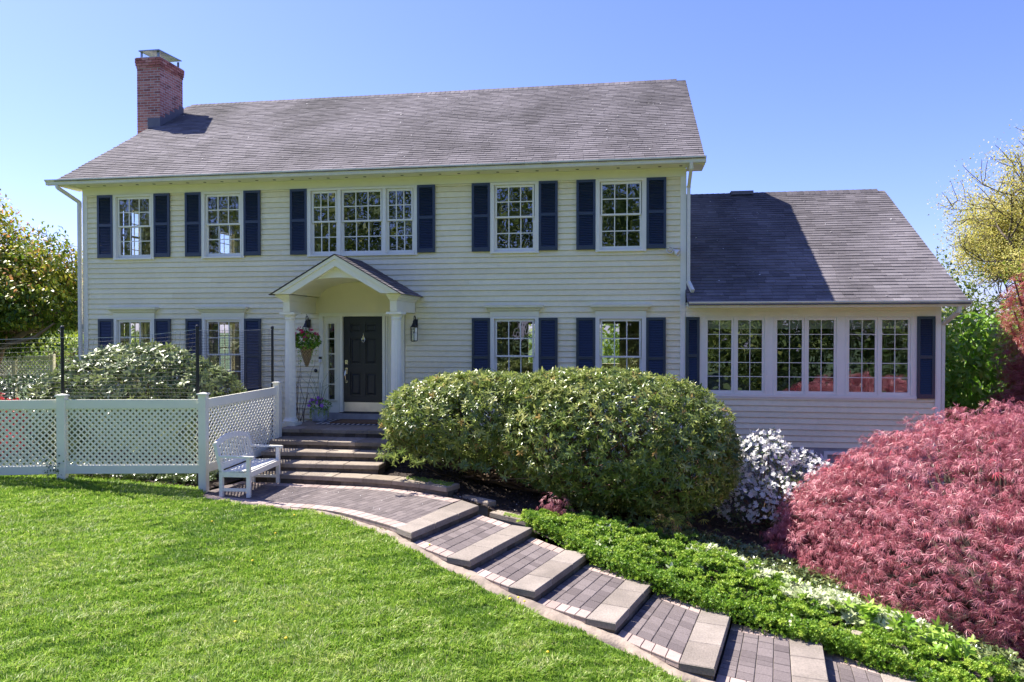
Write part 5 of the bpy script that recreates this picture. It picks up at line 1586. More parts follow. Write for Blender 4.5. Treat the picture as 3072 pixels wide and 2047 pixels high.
# (cx,cy,cz, rx,ry,rz)
EL = [(-2.45, -2.55, 0.22, 1.95, 1.15, 0.86), (-0.35, -2.85, -0.02, 2.05, 1.45, 1.18), (0.55, -2.95, -0.32, 1.25, 1.25, 0.95), (-3.3, -2.45, 0.10, 1.02, 0.95, 0.62), (-0.9, -2.75, 0.35, 1.6, 1.1, 0.80)]
def under(x, y):
    return np.interp(x, [-4.6, -4.2, -3.4, -2.4, -1.7, -1.0, -0.2, 1.0, 1.9], [0.05, -0.28, -0.36, -0.42, -0.62, -0.92, -1.12, -1.12, -0.9])
P, Nn = shell(rs, EL, 9500, 0.20, 0.05, 4, under)
tv, tf = rosette(7, .30, .35, .30)
up_ = unit(Nn + np.array([0, 0, .35]) + rs.normal(0, .38, P.shape)); sid = unit(rs.normal(size=P.shape))
R = frames(sid, up_)
T0 = np.clip(0.42 + 0.22 * rs.normal(size=len(P)) + .12 * wob(P, 6, 1.5), 0, .9); T0[rs.uniform(size=len(P)) < .02] = 1.0
V, F, T = scatter(tv, tf, P, R, rs.uniform(.066, .105, len(P)), T0, rs.uniform(-.12, .12, len(tv)))
# loose single leaves filling in between
P2, N2_ = shell(rs, EL, 9000, 0.42, 0.05, 4, under)
tv2, tf2 = leaf_t(1, .32, .2, .04)
B = scatter(tv2, tf2, P2, frames(unit(rs.normal(size=P2.shape) + N2_ * .4), unit(N2_ + rs.normal(size=P2.shape) * .6 + [0, 0, .3])), rs.uniform(.08, .13, len(P2)), np.clip(.3 + .2 * rs.normal(size=len(P2)), 0, .9))
# drooping sprigs under the left half
P3 = np.stack([rs.uniform(-4.2, .8, 420), rs.uniform(-3.7, -2.4, 420), np.zeros(420)], 1); P3[:, 2] = under(P3[:, 0], 0) - rs.uniform(-.1, .13, 420) * (wob(P3, 2, 2) > -.2)
C_ = scatter(tv, tf, P3, frames(unit(rs.normal(size=P3.shape)), unit(rs.normal(size=P3.shape) * .5 + [0, -.6, .5])), rs.uniform(.08, .12, len(P3)), rs.uniform(.1, .6, len(P3)))
V, F, T = join([(V, F, T), B, C_]); foliage('foliage', M['rhodo'], rh, V, F, T)
tips = P[rs.permutation(len(P))[:170]] * [1, 1, 1] - [0, 0, .1]
stems('stems', M['twig'], rh, [(-2.6, -2.3, -0.95), (-1.8, -2.4, -1.0), (-.6, -2.8, -1.15), (.3, -2.7, -1.2), (.9, -2.8, -1.25), (-3.2, -2.1, -.9)], tips, rs, .022)

# rhododendron behind the lattice fence
rs = np.random.RandomState(42)
rl = empty('rhododendron', (-9.3, -2.2, -0.8)); tag(rl, 'dense rhododendron behind the lattice fence under the two ground floor windows', 'shrub')
EL2 = [(-9.3, -2.3, 0.45, 1.75, 1.15, 1.05), (-8.35, -2.25, 0.25, 1.05, 1.0, 0.95), (-10.3, -2.4, 0.2, 1.1, 1.1, 0.95)]
P, Nn = shell(rs, EL2, 2600, 0.18, 0.06, 7, -0.5)
tv, tf = rosette(6, .38, .3, .3)
V, F, T = scatter(tv, tf, P, frames(unit(rs.normal(size=P.shape)), unit(Nn + [0, -.1, .3] + rs.normal(0, .4, P.shape))), rs.uniform(.09, .135, len(P)), np.clip(.4 + .22 * rs.normal(size=len(P)), 0, 1), rs.uniform(-.1, .1, len(tv)))
P2, N2_ = shell(rs, EL2, 3500, 0.4, 0.06, 7, -0.5); tv2, tf2 = leaf_t(1, .36, .2, .04)
B = scatter(tv2, tf2, P2, frames(unit(rs.normal(size=P2.shape)), unit(N2_ + rs.normal(size=P2.shape) * .6)), rs.uniform(.09, .14, len(P2)), np.clip(.35 + .25 * rs.normal(size=len(P2)), 0, 1))
V, F, T = join([(V, F, T), B]); foliage('foliage', M['rhodo3'], rl, V, F, T)
stems('stems', M['twig'], rl, [(-9.5, -2.2, -.8), (-8.9, -2.2, -.8)], P[:60], rs)

def leafshrub(lab, loc, ells, n, m, tmpl, size, tmean, cat='shrub', name='shrub', seed=1, group=None, hang=0.0, stem='twig', depth=.25, rough=.12, zmin=None, nst=40, tsd=.2):
    rs = np.random.RandomState(seed); e = empty(name, loc); tag(e, lab, cat, group)
    P, Nn = shell(rs, ells, n, depth, rough, seed, zmin, 2.2)
    tv, tf = tmpl
    V, F, T = scatter(tv, tf, P, frames(unit(rs.normal(size=P.shape) * .7 + Nn * .5 + [0, 0, -hang]), unit(Nn + rs.normal(0, .5, P.shape) + [0, 0, .4])), rs.uniform(size[0], size[1], len(P)), np.clip(tmean + tsd * rs.normal(size=len(P)) + .15 * wob(P, seed, 2), 0, 1), rs.uniform(-.08, .08, len(tv)))
    foliage('foliage', m, e, V, F, T)
    if nst: stems('stems', M[stem], e, [loc], P[:nst], rs, .018)
    return e, P, Nn
leafshrub('low dark drooping evergreen shrub left of the rhododendron, behind the first fence panel', (-11.5, -2.6, -.6), [(-11.6, -2.7, .05, 1.5, 1.0, .88), (-12.8, -2.7, .05, 1.2, .9, .85), (-11.0, -2.5, .1, .8, .8, .9)], 7200, M['rhodo2'], leaf_t(1, .26, .25, .04), (.09, .14), .15, seed=44, hang=.6)
e, P, Nn = leafshrub('small leaved green shrub at the left edge of the photo beyond the fence', (-13.6, -2.2, -.6), [(-13.9, -2.2, .42, 1.2, .9, .72), (-15.4, -1.3, .42, 1.3, 1, .78)], 7000, M['hedge'], leaf_s(.5), (.04, .07), .3, seed=45)
rs = np.random.RandomState(46)
e, P, Nn = leafshrub('red flowering azalea at the far left behind the lattice', (-11.1, -3.75, -.6), [(-11.15, -3.75, .02, .50, .45, .60)], 1500, M['hedge'], leaf_s(.5), (.03, .05), .2, seed=47)
tv, tf = petal_t(5, .9, .4)
Pk = P[::2] + Nn[::2] * .03
V, F, T = scatter(tv, tf, Pk, frames(unit(rs.normal(size=Pk.shape)), unit(Nn[::2] + rs.normal(0, .4, Pk.shape))), rs.uniform(.028, .045, len(Pk)), np.zeros(len(Pk))); foliage('blossoms', M['azr'], e, V, F, T)

# white azalea
ELz = [(2.28, -2.1, -.72, .58, .62, .72), (2.95, -1.95, -.85, .60, .6, .52), (2.62, -2.65, -1.02, .62, .5, .42), (2.0, -2.6, -1.15, .5, .5, .45)]
e, P, Nn = leafshrub('white flowering azalea between the big hedge and the red laceleaf maple', (2.4, -2.2, -1.5), ELz, 4200, M['rhodo2'], leaf_s(.45), (.04, .07), .35, name='azalea', seed=48, zmin=lambda x, y: -1.45, cat='azalea')
rs = np.random.RandomState(49)
P, Nn = shell(rs, ELz, 2300, .12, .12, 48, -1.4, 2.2)
keep = (wob(P, 3, 3.0) > -.45) & (Nn[:, 2] > -.4); P, Nn = P[keep], Nn[keep]
V, F, T = scatter(tv, tf, P + Nn * .03, frames(unit(rs.normal(size=P.shape)), unit(Nn + rs.normal(0, .5, P.shape) + [0, -.2, .2])), rs.uniform(.032, .050, len(P)), np.zeros(len(P)))
foliage('blossoms', M['azw'], e, V, F, T)

# weeping laceleaf maple
rs = np.random.RandomState(51)
mp = empty('laceleaf_maple', (5.0, -4.4, -2.0)); tag(mp, 'large mounded weeping maple with lacy pink red leaves at the right', 'tree')
def laceleaf():
    V, FF = [], []; k0 = 0
    for k, a in enumerate(np.linspace(-1.2, 1.2, 7)):
        L_ = 1.0 - .25 * abs(a); w_ = .026; tz = (.10 if k % 2 else -.10)
        c, s = math.cos(a), math.sin(a)
        pts = [(-w_ * .3, 0.02, 0), (w_ * .3, 0.02, 0), (w_, L_ * .5, -.07), (-w_, L_ * .5, -.07), (0, L_, -.30)]
        V += [(x * c + y * s, -x * s + y * c, z * 1.3 + tz * y + (.5 * x if k % 2 else -.5 * x)) for x, y, z in pts]
        FF.append((k0, k0 + 1, k0 + 2, k0 + 3)); k0 += 5
    tri = np.array([(k * 5 + 3, k * 5 + 2, k * 5 + 4) for k in range(7)])
    return np.array(V), [np.array(FF), tri]
tv, tf = laceleaf()
ELm = [(5.9, -3.9, -1.50, 3.6, 2.5, 2.18), (3.55, -3.7, -1.60, 1.35, 1.35, 1.45), (4.3, -5.0, -1.65, 1.5, 1.15, 1.45), (5.6, -5.2, -1.6, 1.9, 1.25, 1.75), (3.0, -3.6, -1.75, .95, .95, .85)]
def mz(x, y): return -2.02 + .10 * np.sin(x * 5) - 0.05 * (x - 3)
n_ = 42000
P, Nn = shell(rs, ELm, n_, .13, .0, 6, mz)
# cascading shelves: push points in and out in rounded drooping tufts
az_ = np.arctan2(P[:, 1] + 4.2, P[:, 0] - 5.0)
saw = np.mod(P[:, 2] * 2.6 + 1.6 * wob(P, 5, .8) + .5 * wob(P, 6, 2.2), 1.0)
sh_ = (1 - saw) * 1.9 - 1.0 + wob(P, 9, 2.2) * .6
P = P + Nn * (0.11 * sh_ + rs.normal(0, .025, len(P)))[:, None] 
ydir = unit(Nn * .55 + np.array([0, 0, -.85]) + rs.normal(0, .42, P.shape))
zdir = unit(Nn + np.array([0, 0, .35]) + rs.normal(0, .50, P.shape))
T0 = np.clip(.48 + .10 * sh_ + .16 * rs.normal(size=len(P)) + .12 * wob(P, 13, 1.2), 0, .92); T0[rs.uniform(size=len(P)) < .015] = 1  # outer tufts lighter, recesses darker: shading between shelves put into the tint
V, F, T = scatter(tv, tf, P, frames(ydir, zdir), rs.uniform(.072, .130, len(P)), T0, rs.uniform(-.08, .08, len(tv)))
P2, N2_ = shell(rs, ELm, 9000, .45, .0, 6, mz)
B = scatter(tv, tf, P2, frames(unit(N2_ * .3 + [0, 0, -1] + rs.normal(0, .4, P2.shape)), unit(N2_ + rs.normal(0, .3, P2.shape))), rs.uniform(.08, .12, len(P2)), np.clip(.2 + .1 * rs.normal(size=len(P2)), 0, 1))  # inner leaves tinted darker, painting shade into the gaps between tufts
V, F, T = join([(V, F, T), B]); foliage('crown', M['maple'], mp, V, F, T)
stems('trunk', M['bark'], mp, [(5.0, -4.3, -2.0), (4.9, -4.4, -2.0)], P[rs.permutation(len(P))[:110]] * [1, 1, 1] - [0, 0, .15], rs, .055)

# tiny red maple seedling
rs = np.random.RandomState(52)
sd_ = empty('maple_seedling', (-1.08, -4.22, -1.05)); tag(sd_, 'tiny dark red maple seedling at the foot of the big hedge', 'seedling')
P = np.array([-1.08, -4.25, -.86]) + rs.normal(0, 1, (110, 3)) * [.10, .09, .09]; dd = unit(P - np.array([-1.08, -4.25, -.80]))
V, F, T = scatter(tv, tf, P, frames(unit(dd + [0, 0, -.8]), unit(dd + [0, -.3, .6])), rs.uniform(.07, .11, len(P)), rs.uniform(.1, .8, len(P))); foliage('foliage', M['maple'], sd_, V, F, T)
stems('stem', M['twig'], sd_, [(-1.08, -4.22, -1.07)], P[:8], rs, .008)

# spreading yew ground cover along the walk
rs = np.random.RandomState(53)
FRT = np.array([(-1.42, -4.62), (-1.10, -4.90), (-0.50, -5.48), (0.00, -5.90), (0.50, -6.18), (1.02, -6.50), (1.70, -6.78), (2.25, -6.98), (2.85, -7.36), (3.5, -7.95)])
BCK = np.array([(-1.10, -4.00), (-0.50, -4.02), (0.20, -4.15), (0.80, -4.40), (1.45, -4.70), (2.05, -5.05), (2.55, -5.50), (3.15, -6.05), (3.65, -6.55), (4.2, -7.0)])
def bedz(x, y):
    L_ = np.array(bn); zn = np.interp(x, L_[:, 0], L_[:, 2]); yn = np.interp(x, L_[:, 0], L_[:, 1]); return zn + .10 * np.clip((y - yn) / (0.02 - yn), 0, 1)
t_ = np.linspace(0, 1, len(FRT))
def yewpt(u, v):
    f = np.stack([np.interp(u, t_, FRT[:, 0]), np.interp(u, t_, FRT[:, 1])], 1); b = np.stack([np.interp(u, t_, BCK[:, 0]), np.interp(u, t_, BCK[:, 1])], 1)
    return f * (1 - v[:, None]) + b * v[:, None]
def yewh(xy, v, u):
    L3 = np.stack([xy[:, 0], xy[:, 1]], 1)
    h = np.sin(np.clip(v * 1.0, 0, 1) * math.pi) ** .45
    return h * (0.24 + .11 * wob(L3, 3, 2.6) + .09 * wob(L3, 4, 6.0)) * np.clip(.55 + u * 2.5, 0, 1)
def yewsurf(n, rs, back=.92):
    u = rs.uniform(0, 1, n); v = rs.uniform(0, 1, n) ** 1.25 * back; xy = yewpt(u, v)
    xy = xy + .05 * np.stack([wob(xy, 7, 4), wob(xy, 8, 4)], 1); h = yewh(xy, v, u)
    z = bedz(xy[:, 0], xy[:, 1]) + h * rs.uniform(.72, 1.02, n) ** .6
    P = np.stack([xy[:, 0], xy[:, 1], z], 1)
    dv = unit(yewpt(u, np.zeros(n)) - yewpt(u, np.ones(n)))
    k = np.clip(1 - v * 2.4, 0, 1)
    N_ = unit(np.stack([dv[:, 0] * k, dv[:, 1] * k, np.full(n, .8)], 1) + .25 * np.stack([wob(xy, 31, 5), wob(xy, 32, 5), 0 * u], 1))
    return P, N_, u, v
def sprig():
    """upright tuft of needles around +Z"""
    V, FF = [], []; r = random.Random(1)
    for k in range(9):
        a = k * 2.4; e = .5 + .5 * r.random(); z0 = .08 * k
        d = np.array([math.cos(a) * math.cos(e), math.sin(a) * math.cos(e), math.sin(e)]); s = np.array([-math.sin(a), math.cos(a), 0]) * .10
        b = np.array([0, 0, z0]); t = b + d * .62
        i = len(V); V += [b - s * .6, b + s * .6, b + d * .35 + s, t, b + d * .35 - s]; FF.append([i, i + 1, i + 2, i + 3, i + 4])
    return np.array(V), [np.array(FF)]
P, Nn, u, v = yewsurf(26000, rs)
sel = ~((v > .52) & (u > .48) & (wob(P, 61, 2.5) > -.35)); P, Nn = P[sel], Nn[sel]
tv, tf = sprig()
# arching plumes: each branch carries a fan of sprigs, brightest at the new tips
npl = 620; i_ = rs.permutation(len(P))[:npl]; C0, N0 = P[i_], Nn[i_]
ppl = 44; t1 = rs.uniform(0, 1, (npl, ppl)); dh = rs.normal(size=(npl, 3)) * [1, 1, 0] + [-.35, -.45, 0]; dh = unit(dh)
lat = np.stack([-dh[:, 1], dh[:, 0], 0 * dh[:, 0]], 1); Lh = rs.uniform(.12, .24, npl)
sd3 = rs.normal(0, 1, (npl, ppl)) * .032 * np.sin(np.pi * np.clip(t1, .1, .95))
Pp = C0[:, None, :] + dh[:, None, :] * (t1 * Lh[:, None])[..., None] + lat[:, None, :] * sd3[..., None]
Pp[..., 2] += .075 * np.sin(t1 * 2.2) - .02; Pp = Pp.reshape(-1, 3); tq = t1.ravel()
Np = unit(np.repeat(dh, ppl, 0) * .7 + [0, 0, .8] + rs.normal(0, .35, Pp.shape))
PL = scatter(tv, tf, Pp, frames(unit(rs.normal(size=Pp.shape)), Np), rs.uniform(.026, .046, len(Pp)), np.clip(.30 + .45 * tq ** 2 + .12 * rs.normal(size=len(Pp)) + np.repeat(rs.normal(0, .12, npl), ppl), 0, 1), np.linspace(-.15, .15, len(tv)))
P = P[:13000] - [0, 0, .03]; Nn = Nn[:13000]
V, F, T = scatter(tv, tf, P, frames(unit(rs.normal(size=P.shape)), unit(Nn + rs.normal(0, .45, P.shape))), rs.uniform(.030, .055, len(P)), np.clip(.28 + .18 * rs.normal(size=len(P)) + .20 * wob(P, 71, 6), 0, 1), np.linspace(-.25, .15, len(tv)))
# drape over the front edge
u2 = rs.uniform(0, 1, 5200); xy = yewpt(u2, rs.uniform(-.10, .04, 5200)); zz = bedz(xy[:, 0], xy[:, 1]) + rs.uniform(-.03, .2, 5200)
Pd = np.stack([xy[:, 0], xy[:, 1], zz], 1); Pd = Pd[wob(Pd, 77, 4) > -.55]
B = scatter(tv, tf, Pd, frames(unit(rs.normal(size=Pd.shape)), unit(rs.normal(0, .5, Pd.shape) + [-.5, -.7, .4])), rs.uniform(.03, .05, len(Pd)), np.clip(.35 + .2 * rs.normal(size=len(Pd)), 0, 1))
V, F, T = join([(V, F, T), B, PL])
tag(np_obj('yew_ground_cover', V, F, T, M['yew']), 'bright green spreading yew edging the stepped walk', 'ground cover', kind='stuff')
P, Nn, u, v = yewsurf(6500, rs, 1.15)
sel = ((v > .45) & (u > .40) & (u < .86) & (wob(P, 61, 2.5) > -.35)) | (rs.uniform(size=len(P)) < .012); P, Nn = P[sel] + [0, 0, .03], Nn[sel]
tv, tf = rosette(5, .42, .35, .2)
V, F, T = scatter(tv, tf, P, frames(unit(rs.normal(size=P.shape)), unit(Nn + rs.normal(0, .4, P.shape) + [0, -.2, .3])), rs.uniform(.055, .105, len(P)), np.clip(.68 + .25 * rs.normal(size=len(P)), 0, 1), rs.uniform(-.25, .25, len(tv)))
tag(np_obj('variegated_ground_cover', V, F, T, M['varieg']), 'cream variegated leaves growing through the yew beside the maple', 'ground cover', kind='stuff')
# low dark ground cover behind the yew and the fresh green perennials
u2 = rs.uniform(.25, 1, 2600); xy = yewpt(u2, rs.uniform(.95, 1.5, 2600)); Pd = np.stack([xy[:, 0], xy[:, 1], bedz(xy[:, 0], xy[:, 1]) + rs.uniform(.02, .13, 2600)], 1)
V, F, T = scatter(tv, tf, Pd, frames(unit(rs.normal(size=Pd.shape)), unit(rs.normal(0, .4, Pd.shape) + [0, 0, 1])), rs.uniform(.04, .07, len(Pd)), rs.uniform(.2, .9, len(Pd)))
tag(np_obj('pachysandra', V, F, T, M['rhodo2']), 'low dark green ground cover in the shade behind the yew', 'ground cover', kind='stuff')
pe = empty('perennial_clump', (3.0, -6.6, -1.75)); tag(pe, 'fresh lime green leafy clump poking out under the red maple', 'plant')
P = np.concatenate([np.array(c) + rs.normal(0, 1, (26, 3)) * [.10, .10, .05] for c in ((2.72, -6.42, -1.40), (2.95, -6.62, -1.42), (3.15, -6.85, -1.46), (3.35, -7.0, -1.52))])
V, F, T = scatter(tv, tf, P, frames(unit(rs.normal(size=P.shape)), unit(rs.normal(0, .4, P.shape) + [0, -.3, 1])), rs.uniform(.07, .12, len(P)), rs.uniform(.5, 1, len(P))); foliage('foliage', M['fresh'], pe, V, F, T)
# small green-and-amber maple sprout in front of the hedge's right half
sp = empty('maple_sprout', (0.75, -4.35, -1.25)); tag(sp, 'green and amber maple sprout at the shaded base of the hedge', 'seedling')
tvl, tfl = laceleaf()
P = np.array([.72, -4.30, -.98]) + rs.normal(0, 1, (70, 3)) * [.22, .12, .09]
V, F, T = scatter(tvl * [1.6, 1, 1], tfl, P, frames(unit(rs.normal(size=P.shape) * [1, 1, .3] + [0, -.3, -.3]), unit(rs.normal(0, .3, P.shape) + [0, -.3, 1])), rs.uniform(.07, .11, len(P)), rs.uniform(.3, 1, len(P))); foliage('foliage', M['kousa'], sp, V, F, T)
stems('stem', M['twig'], sp, [(.75, -4.35, -1.27)], P[:8], rs, .006)

# dandelions
mb = MB(); mb.lathe([(0.003, 0), (0.016, 0.006), (0.019, 0.012), (0.012, 0.018), (0.001, 0.02)], (0, 0, 0.05), n=10)
dmesh = mb.mesh('dandelion_head', M['yellow']); mb = MB(); mb.tube([(0, 0, 0), (0.002, 0, .055)], .0018, 5); smesh = mb.mesh('dandelion_stem', M['fresh'])
dl = [(-4.72, -5.35, 'dandelion just below the patio edge in front of the bench'), (-4.55, -6.25, 'dandelion in the middle of the lawn, left of the walk'), (-4.3, -7.3, 'paler dandelion lowest of the two mid lawn blooms'),
      (-2.55, -5.98, 'dandelion hard against the first walk slab'), (-1.20, -7.20, 'tallest dandelion of the clump by the third slab'), (-1.12, -7.27, 'right hand dandelion of the clump by the third slab'), (-1.28, -7.28, 'left dandelion of the clump by the third slab'),
      (-3.6, -8.9, 'dandelion near the bottom edge of the photo, left of centre'), (-3.0, -9.1, 'dandelion near the bottom edge, below the lawn middle'), (-0.75, -8.3, 'dandelion in the grass right of centre near the lowest steps'), (-5.6, -6.0, 'dandelion on the left side of the lawn, below the fence post')]
for i, (x, y, lb) in enumerate(dl):
    z = float(lawnz(np.array(x), np.array(y))) + (0.03 if i in (4, 5, 6) else 0.0)
    e = empty('dandelion', (x, y, z)); tag(e, 'yellow ' + lb, 'dandelion', 'dandelions in the lawn')
    e.scale = (.75, .75, 1.0)
    put(bpy.data.objects.new('flower_head', dmesh), e, (0, 0, 0), local=True); put(bpy.data.objects.new('stem', smesh), e, (0, 0, 0), local=True)
# vine by the fence post
rs = np.random.RandomState(60)
vn = empty('ivy_sprig', (-9.25, -4.62, -.68)); tag(vn, 'small dark vine climbing the fence post at the lawn edge', 'vine')
P = np.array([-9.27, -4.60, -.5]) + rs.normal(0, 1, (60, 3)) * [.08, .03, .12]; tv, tf = leaf_s(.8)
V, F, T = scatter(tv, tf, P, frames(unit(rs.normal(size=P.shape)), unit(rs.normal(0, .3, P.shape) + [0, -1, .3])), rs.uniform(.03, .05, 60), rs.uniform(0, .8, 60)); foliage('foliage', M['rhodo2'], vn, V, F, T)

# pale fallen petals and bits on roofs, walk and mulch
rs = np.random.RandomState(63)
x = rs.uniform(-12.3, 1.2, 90); y = rs.uniform(-.3, 4.3, 90); A1 = np.stack([x, y, 5.185 + (8.325 - 5.185) / 4.97 * (y + .43) + .028], 1)
x = rs.uniform(1.4, 6.0, 40); y = rs.uniform(-.3, 3.9, 40); A2 = np.stack([x, y, 2.335 + 2.9 / 4.6 * (y + .42) + .028], 1)
x = rs.uniform(-6, -3.0, 22); y = np.interp(x, [-6, -3], [-4.0, -4.6]) + rs.uniform(-.5, .5, 22); A3 = np.stack([x, y, 0 * x + TB + .006], 1)
x = rs.uniform(-3.5, 1.5, 130); y = rs.uniform(-4.2, -1.5, 130); ok = y > np.interp(x, [p[0] for p in bn], [p[1] for p in bn]); A4 = np.stack([x, y, bedz(x, y) + .03], 1)[ok]
P = np.concatenate([A1, A2, A3, A4])
V, F, T = scatter(np.array([(-.5, -.4, 0), (.5, -.5, .1), (.6, .5, 0), (-.4, .5, .15)], float), [np.array([[0, 1, 2, 3]])], P, frames(unit(rs.normal(size=P.shape) * [1, 1, .1]), unit(rs.normal(size=P.shape) * .25 + [0, -.3, 1])), np.where(P[:, 2] > 1, rs.uniform(.015, .035, len(P)), rs.uniform(.006, .014, len(P))), np.zeros(len(P)))
tag(np_obj('fallen_petals', V, F, T, M['azw']), 'pale petals scattered over the roofs, the patio and the mulch', 'petals', kind='stuff')

# ------------------------------------------------------------------ trees
def grow(rs, segs, tips, p, d, L_, r, lev, maxlev, spread=.6, upb=.12, nseg=4, kids=3):
    pts = [p.copy()]; rad = [r]
    for i in range(nseg):
        d = unit(d + rs.normal(0, .13, 3) + np.array([0, 0, upb * .5])); p = p + d * L_ / nseg
        pts.append(p.copy()); rad.append(r * (1 - .45 * (i + 1) / nseg))
        if lev < maxlev and i >= 1:
            for _ in range(kids if i == nseg - 1 else max(1, kids - 2)):
                sd2 = unit(rs.normal(size=3)); sd2 = unit(sd2 - d * sd2.dot(d)); nd = unit(d * (1 - spread * .5) + sd2 * spread + np.array([0, 0, upb]))
                grow(rs, segs, tips, p.copy(), nd, L_ * rs.uniform(.58, .8), r * (.58 if i < nseg - 1 else .6), lev + 1, maxlev, spread, upb, nseg, kids)
    segs.append((pts, rad))
    if lev >= maxlev - 1: tips += pts[1:]
def tree(name, lab, base, trunk, H, r, maxlev, leaf, lm, lsize, nper, spreadr, tint, seed, bark='bark', group=None, spread=.6, upb=.12, kids=3, clip=None, flat=0.0, tsd=.2, squash=(1, 1, 1), d0=(0, 0, 1), hang=0.3):
    rs = np.random.RandomState(seed); e = empty(name, base); tag(e, lab, 'tree', group)
    segs, tips = [], []
    b = np.array(base, float)
    grow(rs, segs, tips, b.copy(), unit(np.array(d0, float)), trunk, r, 0, maxlev, spread, upb, 4, kids)
    mb = MB(); o = b
    for pts, rad in segs:
        if rad[0] < 0.004: continue
        mb.tube([tuple((q - o) * squash) for q in pts], [max(x, .003) for x in rad], 7 if rad[0] > .05 else 4, caps=False)
    put(bpy.data.objects.new('trunk', mb.mesh('trunk', M[bark], True)), e, (0, 0, 0), local=True)
    tips = np.array(tips); tips = (tips - o) * squash + o
    P = np.repeat(tips, nper, 0); P = P + rs.normal(0, 1, P.shape) * spreadr
    if clip is not None: P = P[clip(P)]
    c = P.mean(0); Nn = unit(P - c)
    tv, tf = leaf
    V, F, T = scatter(tv, tf, P, frames(unit(rs.normal(size=P.shape) + Nn * .4 + [0, 0, -hang]), unit(rs.normal(0, .6, P.shape) + Nn * .3 + [0, 0, .9])), rs.uniform(lsize[0], lsize[1], len(P)), np.clip(tint + tsd * rs.normal(size=len(P)) + .12 * wob(P, seed, 1.0), 0, 1), rs.uniform(-.08, .08, len(tv)))
    foliage('crown', lm, e, V, F, T)
    print(name, len(segs), len(P))
    return e, P
LS = leaf_s(.6, .15)

# left: kousa dogwood beside the house
rs = np.random.RandomState(71)
kd = empty('dogwood_tree', (-16.0, 1.2, -.5)); tag(kd, 'spring dogwood with green and orange tinged leaves left of the house', 'tree')
ELk = [(-17.4, 1.6, 3.05, 2.3, 1.8, 2.2), (-15.2, 1.2, 2.6, 1.55, 1.4, 1.55), (-14.0, 1.0, 2.55, 1.25, 1.2, 1.35), (-16.2, .6, 2.2, 1.5, 1.0, 1.0)]
P, Nn = shell(rs, ELk, 40000, .50, .34, 12, lambda x, y: np.where(x > -15.2, 1.85, 1.05), 1.8)
P = P[(P[:, 0] < -12.62) | (P[:, 1] < -.1)]; Nn = Nn[:len(P)]; Nn = unit(P - np.array([-15.8, 1.3, 2.4]))
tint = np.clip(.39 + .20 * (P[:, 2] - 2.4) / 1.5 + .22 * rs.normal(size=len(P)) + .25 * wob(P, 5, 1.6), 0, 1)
tv, tf = leaf_t(1, .5, .25, .05)
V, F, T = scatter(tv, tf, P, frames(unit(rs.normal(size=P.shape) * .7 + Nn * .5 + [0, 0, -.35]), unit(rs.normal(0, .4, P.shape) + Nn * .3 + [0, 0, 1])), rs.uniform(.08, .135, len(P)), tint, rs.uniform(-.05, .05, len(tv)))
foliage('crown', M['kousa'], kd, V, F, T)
mb = MB(); o = np.array((-16.0, 1.2, -.5))
for q in ([(-15.9, .9, -.5), (-15.8, .9, .6), (-15.4, .8, 1.35), (-14.6, .7, 1.75), (-13.9, .7, 2.1), (-13.3, .8, 2.5)], [(-15.8, .9, .6), (-16.0, 1.0, 1.6), (-16.6, 1.3, 2.6), (-17, 1.4, 3.6)], [(-15.4, .8, 1.35), (-15.3, .9, 2.0), (-15.0, 1.0, 2.9), (-14.9, 1, 3.6)], [(-15.9, .9, 1.1), (-14.9, .5, 1.45), (-14.0, .3, 1.62), (-13.4, .2, 1.95)], [(-16.0, 1.0, 1.6), (-17.2, 1, 2.1), (-18.4, 1.2, 2.6)]):
    mb.tube([tuple(np.array(p) - o) for p in q], np.linspace(.13, .03, len(q)) if q[0][2] < 0 else np.linspace(.075, .02, len(q)), 8, caps=False)
for k in range(90):
    t = P[rs.randint(len(P))]; b = np.array([(-15.0, .8, 1.7), (-16.4, 1.2, 2.4), (-15.2, .9, 2.4), (-14.2, .6, 2.0), (-17.3, 1.2, 2.4)][rs.randint(5)])
    mb.tube([tuple(b - o), tuple((b + t) / 2 + rs.normal(0, .12, 3) - o), tuple(t - o)], [.022, .014, .005], 5, caps=False)
put(bpy.data.objects.new('trunk', mb.mesh('trunk', M['barkp'], True)), kd, (0, 0, 0), local=True)

# clipped hedge, white fence and board gate further back on the left
rs = np.random.RandomState(72); he = empty('clipped_hedge', (-17.8, 6.0, -.4)); tag(he, 'clipped yellow green hedge seen past the left corner of the house', 'hedge')
P = np.stack([rs.uniform(-19.4, -15.4, 9000), rs.uniform(5.6, 7.2, 9000), rs.uniform(-.4, 1.62, 9000)], 1)
edge = (P[:, 1] < 5.85) | (P[:, 2] > 1.35) | (P[:, 0] < -19.1); P = P[edge]; P = P + .08 * np.stack([wob(P, 1, 3), wob(P, 2, 3), wob(P, 3, 3)], 1)
V, F, T = scatter(*LS, P, frames(unit(rs.normal(size=P.shape) + [0, 0, .6]), unit(rs.normal(0, .5, P.shape) + [0, -.6, .7])), rs.uniform(.07, .12, len(P)), np.clip(.55 + .3 * (P[:, 2] - 1) + .2 * rs.normal(size=len(P)), 0, 1)); foliage('foliage', M['hedge'], he, V, F, T)
mb = MB()
for k in range(40): mb.tube([(rs.uniform(-1.5, 2.2), .5, 0), (rs.uniform(-1.5, 2.2), .4, 1.5)], [.02, .01], 4, caps=False)
put(bpy.data.objects.new('stems', mb.mesh('stems', M['twig'])), he, (0, 0, 0), local=True)
wf = empty('white_fence', (-17.0, 3.0, -.4)); tag(wf, 'distant white lattice topped fence left of the house behind the shrubs', 'fence')
mb = MB(); mb.box(-18.4, -15.9, 2.98, 3.02, 0.98, 1.07); mb.obj('top_rail', M['vinyl'], wf)
